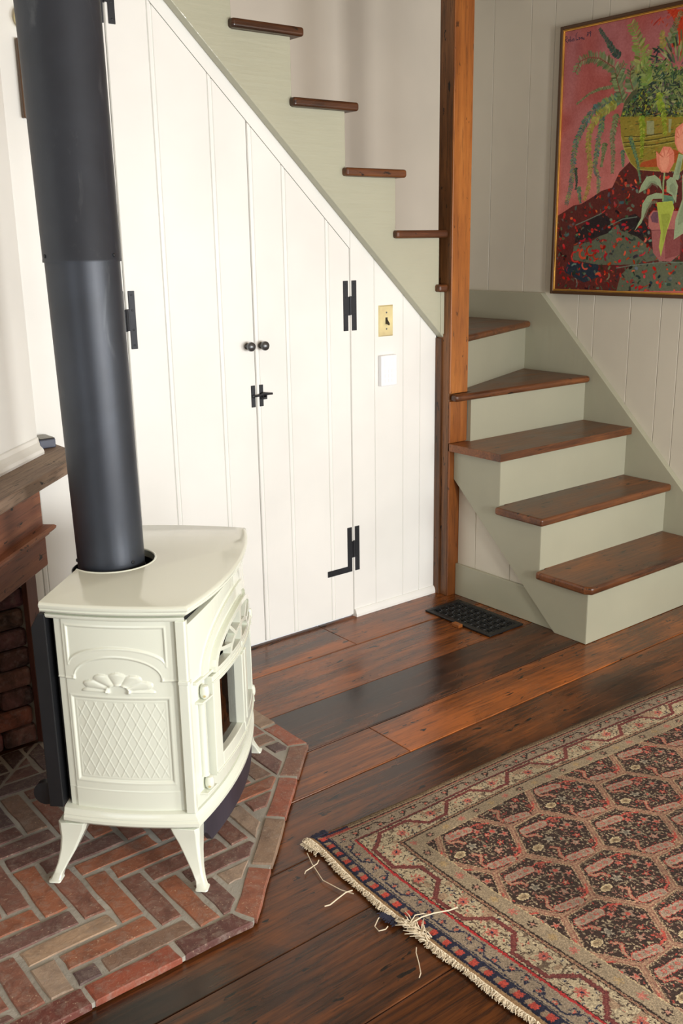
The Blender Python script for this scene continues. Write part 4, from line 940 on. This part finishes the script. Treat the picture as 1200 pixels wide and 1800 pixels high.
# ------------------------------------------------------------------ stove
sx_, sy_ = XY(2.18, -.72)
sv = thing('gas_stove', (sx_, sy_, 0), 'cream enamelled cast iron heating stove with arched window on curved legs', 'stove', rotz=PI / 4)
HWS = .283
def fy(x): return -(.150 + .045 * (1 - (x / .285) ** 2))
def outline(o, rear=.155, n=14, hw=HWS):
    p = []
    for i in range(n):
        t = -1 + 2 * i / (n - 1); p.append((-(hw + o + .013 * (1 - t * t)), rear + (-(.150 + o) - rear) * (t + 1) / 2))
    for i in range(1, 2 * n - 1):
        t = -1 + 2 * i / (2 * n - 2); p.append(((hw + o) * t, -(.150 + o + .045 * (1 - t * t))))
    for i in range(n):
        t = 1 - 2 * i / (n - 1); p.append((hw + o + .013 * (1 - t * t), rear + (-(.150 + o) - rear) * (t + 1) / 2))
    return p
def lofted(levels, rear=.155, **k): return MB().loft([[(x, y, z) for x, y in outline(o, rear, **k)] for z, o in levels])
PCX, PCY = .001, .098
tp = lofted([(.6655, -.004), (.668, .004), (.672, .0105), (.6755, .0125), (.6785, .0105), (.6795, .0130), (.684, .0155), (.6885, .0155), (.692, .0125), (.6935, .0085)], .162).build('top_plate', 'enamel', sv, smooth=True)
cut = MB().lathe([(.102, -.1), (.102, .1)], (PCX, PCY, .68), 64).build('cutter', 'enamel', sv)
bo = tp.modifiers.new('b', 'BOOLEAN'); bo.operation = 'DIFFERENCE'; bo.object = cut; bo.solver = 'EXACT'
bpy.context.view_layer.update()
dg = bpy.context.evaluated_depsgraph_get(); nm = bpy.data.meshes.new_from_object(tp.evaluated_get(dg)); tp.modifiers.clear(); tp.data = nm
nm.polygons.foreach_set('use_smooth', [True] * len(nm.polygons)); nm.set_sharp_from_angle(angle=math.radians(30))
bpy.data.objects.remove(cut)
a0 = math.asin((.162 - PCY) / .102)
MB().tube([(PCX + .1005 * math.cos(a), PCY + .1005 * math.sin(a), .6925) for a in np.linspace(PI - a0, 2 * PI + a0, 48)], .0030, 8).build('notch_rim', 'enamel', sv, smooth=True)
MB().lathe([(.1005, 0), (.1005, .02), (.098, .02), (.098, 0)], (PCX, PCY, .655), 48, cap=False).build('flue_well', 'black', sv, smooth=True)
MB().lathe([(.0001, 0), (.104, 0), (.104, .004), (.0001, .004)], (PCX, PCY, .650), 40).build('well_floor', 'fire_black', sv)
# body core, firebox lining, logs and burner
core = MB().box(-.262, .262, .070, .150, .196, .648); core.box(-.262, -.225, -.125, .070, .196, .648); core.box(.225, .262, -.125, .070, .196, .648); core.box(-.225, .225, -.120, .070, .196, .238); core.box(-.225, .225, -.120, .070, .590, .648)
core.build('firebox', 'fire_black', sv)
MB().box(-.19, .19, -.10, .05, .112, .170).build('burner_box', 'black', sv, bevel=.004)
for k, (xa, ya, xb, yb, z, r) in enumerate(((-.15, -.02, .14, -.035, .262, .022), (-.12, .03, .15, .02, .268, .024), (-.10, -.06, .02, .04, .300, .018), (.02, -.05, .11, .03, .306, .017))):
    pth = [(xa + (xb - xa) * t, ya + (yb - ya) * t + .006 * math.sin(5 * t + k), z + .006 * math.sin(7 * t)) for t in np.linspace(0, 1, 7)]
    MB().tube(pth, [r * .8, r, r * 1.05, r * .95, r, r * 1.02, r * .75], 10).build('log', 'log', sv, smooth=True)
def bent(pieces, name, mat='enamel', bevel=.0015, label=None, step=.02, extra=0.0, parent=None, seg=2):
    """flat pieces (outline in X/Z, inner and outer offset) curved to the bow front"""
    bm = bmesh.new()
    for poly, ya, yb in pieces:
        m = MB().prism(poly, ya, yb, 1); vs_ = [bm.verts.new(v) for v in m.v]
        for q in m.f: bm.faces.new([vs_[i] for i in q])
    for x in np.arange(-.28, .2801, step):
        bmesh.ops.bisect_plane(bm, geom=bm.verts[:] + bm.edges[:] + bm.faces[:], plane_co=(x, 0, 0), plane_no=(1, 0, 0))
    for v in bm.verts: v.co.y += fy(v.co.x)
    bmesh.ops.recalc_face_normals(bm, faces=bm.faces)
    me = bpy.data.meshes.new(name); bm.to_mesh(me); bm.free(); me.materials.append(MAT[mat])
    o = bpy.data.objects.new(name, me); COL.objects.link(o); o.parent = parent or sv
    if bevel: b = o.modifiers.new('bevel', 'BEVEL'); b.width = bevel; b.segments = seg; b.limit_method = 'ANGLE'; b.angle_limit = math.radians(50)
    return tag(o, label)
def rect(x0, x1, z0, z1): return [(x0, z0), (x1, z0), (x1, z1), (x0, z1)]
def arch(a, b, zc, t0, t1, n): return [(a * math.cos(t), zc + b * math.sin(t)) for t in np.linspace(t0, t1, n)]
for sg in (-1, 1):
    top = [(sg * x, .6475 + .0165 * (1 - (x / .2735) ** 2) - .0075 * abs(x / .2735)) for x in np.linspace(0, .2735, 9)]
    P = top + [(sg * .2735, .194), (0, .194), (0, .236), (sg * .211, .236), (sg * .211, .498), (sg * .176, .498)] + [(sg * abs(x), z) for x, z in arch(.174, .080, .499, 0.04, PI / 2, 14)]
    if sg < 0: P = P[::-1]
    fa = bent([(P, .0, .016)], 'front_casting')
    bent([(arch(.226, .131, .499, PI / 2, PI / 2 + sg * -PI / 2, 18) + arch(.199, .106, .499, PI / 2 + sg * -PI / 2, PI / 2, 18), -.0055, .001)], 'arch_moulding', bevel=.0025, parent=fa, seg=3)
    bent([(rect(*sorted((sg * .262, sg * .176)), .494, .501), -.009, .001)], 'capital', bevel=.002, parent=fa)
    for zz in (.447, .222): bent([(rect(*sorted((sg * .259, sg * .213)), zz, zz + .005), -.019, .001)], 'ledge', bevel=.0015, parent=fa)
    x = sg * .236; y = fy(x)
    MB().lathe([(.0125, .262), (.0105, .268), (.0105, .436), (.0130, .444)], (x, y - .001, 0), 16).build('column', 'enamel', fa, smooth=True)
    for zz, nm_ in ((.452, 'hinge_barrel'), (.227, 'hinge_barrel')):
        hb = MB().lathe([(.0001, .0), (.006, .001), (.0100, .006), (.0112, .014), (.0105, .024), (.0085, .031), (.0001, .034)], (x, y - .0115, zz), 18).build(nm_, 'enamel', fa, smooth=True)
        MB().lathe([(.0001, .0095), (.0030, .0095), (.0028, .0118), (.001, .0122)], (x, y - .0135, zz + .010), 10, '-x').build('hinge_screw', 'brass', fa, smooth=True)
    # door leaf
    xa, xb = .003, .204
    def R_(a, b, c, d): return rect(*sorted((sg * a, sg * b)), c, d)
    dl = bent([(R_(.168, xb, .240, .490), -.015, .006), (R_(xa, .168, .240, .282), -.015, .006), (R_(xa, .168, .466, .490), -.015, .006), (R_(xa, .024, .282, .466), -.020, .006)], 'stove_door', bevel=.002)
    bent([(R_(.020, .170, .280, .468), .0015, .004)], 'door_glass', 'glass', bevel=0, parent=dl)
    bent([(R_(xa, xb, .2455, .2505), -.0175, -.014)], 'door_bead', bevel=.001, parent=dl)
    bent([(R_(xa, xb, .474, .478), -.0175, -.014)], 'door_bead', bevel=.001, parent=dl)
# fan light over the doors
gp_ = [(rect(-.0075, .0075, .491, .578), -.015, .006), (rect(-.186, .186, .4915, .500), -.015, .006)]
def rib(a0, b0, a1, b1, th, w):
    c, s_ = math.cos(th), math.sin(th); p = Vector((a0 * c, .499 + b0 * s_)); q = Vector((a1 * c, .499 + b1 * s_)); n = (q - p).normalized(); n = Vector((-n.y, n.x)) * w
    return ([tuple(p + n), tuple(q + n), tuple(q - n), tuple(p - n)], -.015, .004)
for th in (28, 58, 122, 152): gp_.append(rib(.088, .038, .171, .077, math.radians(th), .0045))
gp_.append((arch(.096, .044, .499, 0, PI / 2 - .05, 12) + arch(.084, .034, .499, PI / 2 - .05, 0, 12), -.015, .004)); gp_.append((arch(.096, .044, .499, PI / 2 + .05, PI, 12) + arch(.084, .034, .499, PI, PI / 2 + .05, 12), -.015, .004))
gp_.append((arch(.187, .091, .499, 0, PI, 40) + arch(.173, .079, .499, PI, 0, 40), -.015, .0))
bent(gp_, 'fan_light_grille', bevel=.001)
bent([(rect(-.17, .17, .500, .575), .030, .033)], 'fan_light_backing', 'fire_black', bevel=0)
bent([(rect(-.262, .262, .6420, .6640), .017, .022)], 'vent_backing', 'fire_black', bevel=0)
for sg in (-1, 1):
    pts = [(sg * (HWS + .013 * (1 - ((y - .0025) / .153) ** 2)), y) for y in np.linspace(-.154, .155, 14)]
    rings = [[(x + sg * d, y, z) for x, y in pts] for z, d in ((.6535, -.012), (.6535, -.001), (.656, .0015), (.6595, .0035), (.663, .0035), (.6652, .006), (.6652, -.012))]
    MB().loft(rings, cap=False, closed=False).build('side_cornice', 'enamel', sv, smooth=True)
# corner pilasters
for sg in (-1, 1):
    P = [(sg * .2880, -.1325), (sg * .2880, -.1525), (sg * .2845, -.1555), (sg * .274, -.1565), (sg * .274, -.1325)]
    MB().prism(P, .192, .655, 2).build('corner_pilaster', 'enamel', sv, bevel=.0015)
    P = [(x + (sg * .0025 if abs(x) > .28 else 0), y - (.0025 if y < -.14 else 0)) for x, y in P]
    MB().prism(P, .507, .516, 2).build('pilaster_band', 'enamel', sv, bevel=.0012)
# relief side panels
def side_h(y, z):
    Y = y - .004; R = lambda d, w, h: h * np.exp(-(d / w) ** 2)
    ab = np.abs(Y); h = np.zeros_like(Y)
    ao = .548 + .041 * np.sqrt(np.clip(1 - (Y / .109) ** 2, 0, 1)); ai = .515 + .051 * np.sqrt(np.clip(1 - (Y / .099) ** 2, 0, 1))
    up = (ab < .109) & (z < .636) & (z > ao); low = ((ab < .099) & (z < ai)) | (z < .512)
    sdf = np.minimum(np.minimum(.109 - ab, .636 - z), z - ao)
    h += np.where(sdf > 0, -.0032 * np.clip(sdf / .0025, 0, 1), 0) + R(sdf + .002, .0022, .0014) * (sdf < .01) * (z > .53)
    inr = np.where(z < .512, np.minimum(.512 - z, .02) + .0, np.minimum(.099 - ab, ai - z)); inr = np.where(z < .5125, np.maximum(.5125 - z, np.minimum(.099 - ab, ai - z)), inr)
    h += np.where(inr > 0, -.0030 * np.clip(inr / .003, 0, 1), 0) + R(inr + .0022, .0022, .0016) * (z > .505)
    # lower panel
    s2 = np.minimum(np.minimum(.110 - ab, .468 - z), z - .263)
    h += R(s2 + .003, .0022, .0012) + np.where(s2 > 0, -.0036 * np.clip(s2 / .003, 0, 1), 0) + R(s2 - .0075, .0015, .0007) * (s2 > 0)
    inn = np.clip((s2 - .010) / .002, 0, 1); p1 = ((Y * 1.0 + (z - .36) * .50) / .0230) % 1 - .5; p2 = ((Y * 1.0 - (z - .36) * .50) / .0230) % 1 - .5
    h += inn * (R(p1, .055, .0010) + R(p2, .055, .0010))
    # shell
    rz = z - .488; th = np.arctan2(rz / .043, Y / .085); r = np.hypot(Y / .085, rz / .043)
    fl2 = np.abs(np.cos(5.5 * (th - PI / 2))); edge = .86 + .14 * fl2
    m = (rz > -.004) & (r > .30) & (r < edge); h += np.where(m, .0040 * fl2 ** .6 * np.clip((edge - r) / .12, 0, 1) ** .5 + .0012, 0)
    h += R(np.hypot(Y / .024, np.maximum(rz, -.004) / .014) - 1.0, .16, .0034) * (rz > -.007)
    for c in (-.024, .024): h += R(np.hypot(Y - c, rz + .002), .0055, .0034)
    h += np.where(z < .2395, .0012, 0) * (ab < .124) + R(z - .2395, .0012, .0008)
    h += np.where(Y > .120, -.0028, 0) + R(z - .512, .0022, .0022) * (np.abs(Y) > .097) * (z < .525)
    return h
for sg, (ny_, nz_) in ((-1, (210, 330)), (1, (28, 40))):
    yy_ = np.linspace(-.1295, .142, ny_); zz_ = np.linspace(.192, .664, nz_); YY, ZZ = np.meshgrid(yy_, zz_); hh_ = side_h(YY, ZZ)
    XX = (.277 + .013 * (1 - ((YY - .004) / .136) ** 2)) + hh_ * .8
    v = np.stack([sg * XX, YY, ZZ], -1).reshape(-1, 3); idx = np.arange(ny_ * nz_).reshape(nz_, ny_)
    q = np.stack([idx[:-1, :-1], idx[:-1, 1:], idx[1:, 1:], idx[1:, :-1]], -1).reshape(-1, 4)
    if sg < 0: q = q[:, ::-1]
    me = bpy.data.meshes.new('side_panel'); me.from_pydata(v.tolist(), [], q.tolist()); me.materials.append(MAT['enamel'])
    me.polygons.foreach_set('use_smooth', [True] * len(me.polygons))
    o = bpy.data.objects.new('side_panel', me); COL.objects.link(o); o.parent = sv
    so = o.modifiers.new('t', 'SOLIDIFY'); so.thickness = .006; so.offset = -1
lofted([(.155, .0), (.158, .008), (.164, .0125), (.171, .0125), (.175, .0085), (.178, .0085), (.183, .004), (.190, .002), (.1925, -.006)], .155).build('base_moulding', 'enamel', sv, smooth=True)
lp = [(-.248, .155), (-.248, .118), (-.225, .086), (.225, .086), (.248, .118), (.248, .155)]
bent([(lp, -.004, .010)], 'ash_lip', 'lip', bevel=.001)
# rear heat shield with its vent
rings = [[(-.286, .1565, .190), (-.286, .1565, .655)], [(-.286, .1565, .655), (-.286, .1565, .190)]]
MB().prism([(.1565, .190), (.190, .190), (.190, .630), (.172, .662), (.1565, .662)], -.286, .286, 0).build('heat_shield', 'black', sv, bevel=.002)
MB().lathe([(.001, 0), (.026, 0), (.028, .004), (.028, .022), (.001, .024)], (-.250, .204, .214), 24, '-x').build('vent_collar', 'black', sv, smooth=True)
# legs
for lx in (-1, 1):
    for ly in (-1, 1):
        m = MB(); rings = []
        for z, cx_, cy_, w in ((.1545, .2600, .124, .0350), (.138, .2615, .127, .0320), (.115, .2660, .132, .0255), (.085, .276, .140, .0190), (.055, .291, .151, .0128), (.034, .303, .160, .0105), (.022, .309, .164, .0115), (.019, .312, .166, .0145), (.0156, .312, .166, .0145)):
            cy2 = cy_ + (.014 if ly > 0 else 0)
            c_ = [(-w, -w * .55), (-w, w), (w * .55, w), (w, w * .55), (w, -w), (w * .0, -w), (-w * .55, -w)]
            rings.append([(lx * (cx_ + (a if True else 0)), ly * (cy2 + b), z) for a, b in [(-w, -w), (-w, w * .75), (-w * .8, w), (w * .75, w), (w, w * .75), (w, -w * .8), (w * .75, -w)]])
        m.loft(rings).build('leg', 'enamel', sv, smooth=True, bevel=.001, seg=1)

# ------------------------------------------------------------------ stove pipe
pX, pY = XY(2.18 + PCX, -.72 - PCY)
sp_ = thing('stove_pipe', (pX, pY, .66), 'tall charcoal black metal stove pipe rising from the cream stove', 'stove pipe')
F = dict(parent=sp_, inv=True)
DX, DY = -.786, .618
def pc(z): o = .0055 + .0140 * (z - .69); return (pX + DX * o, pY + DY * o, z)
def ptube(name, za, zb, r, rt_, lip=0):
    m = MB(); n = 64; rings = []
    prof_ = [(za, r - .002), (za, r)] + ([(za + .006, r), (za + .007, r - .0006)] if lip else []) + [(zb, rt_), (zb, rt_ - .003)]
    for z, rr in prof_: c = pc(z); rings.append([(c[0] + rr * math.cos(2 * PI * k / n), c[1] + rr * math.sin(2 * PI * k / n), z) for k in range(n)])
    return m.loft(rings, cap=False).build(name, 'pipe', smooth=True, **F)
ptube('lower_pipe', .657, 1.402, .0795, .0825)
up_ = ptube('upper_pipe', 1.394, 2.432, .0862, .0910, 1)
MB().lathe([(.079, 0), (.0795, .012), (.0815, .014), (.0815, .020), (.079, .021)], (pc(.67)[0], pc(.67)[1], .655), 48, cap=False).build('pipe_collar', 'black', smooth=True, **F)
for z, r, angs in ((1.408, .0858, (-66, 53, 150)), (.702, .080, (-84, 38, 160))):
    for a in angs:
        th = math.atan2(-pc(z)[1], -pc(z)[0]) + math.radians(a); c = pc(z); d = Vector((math.cos(th), math.sin(th), 0)); p = Vector(c) + d * r
        MB().tube([tuple(p - d * .001), tuple(p + d * .0015), tuple(p + d * .0026)], [.0042, .0042, .0024], 10).build('pipe_screw', 'black', **F)
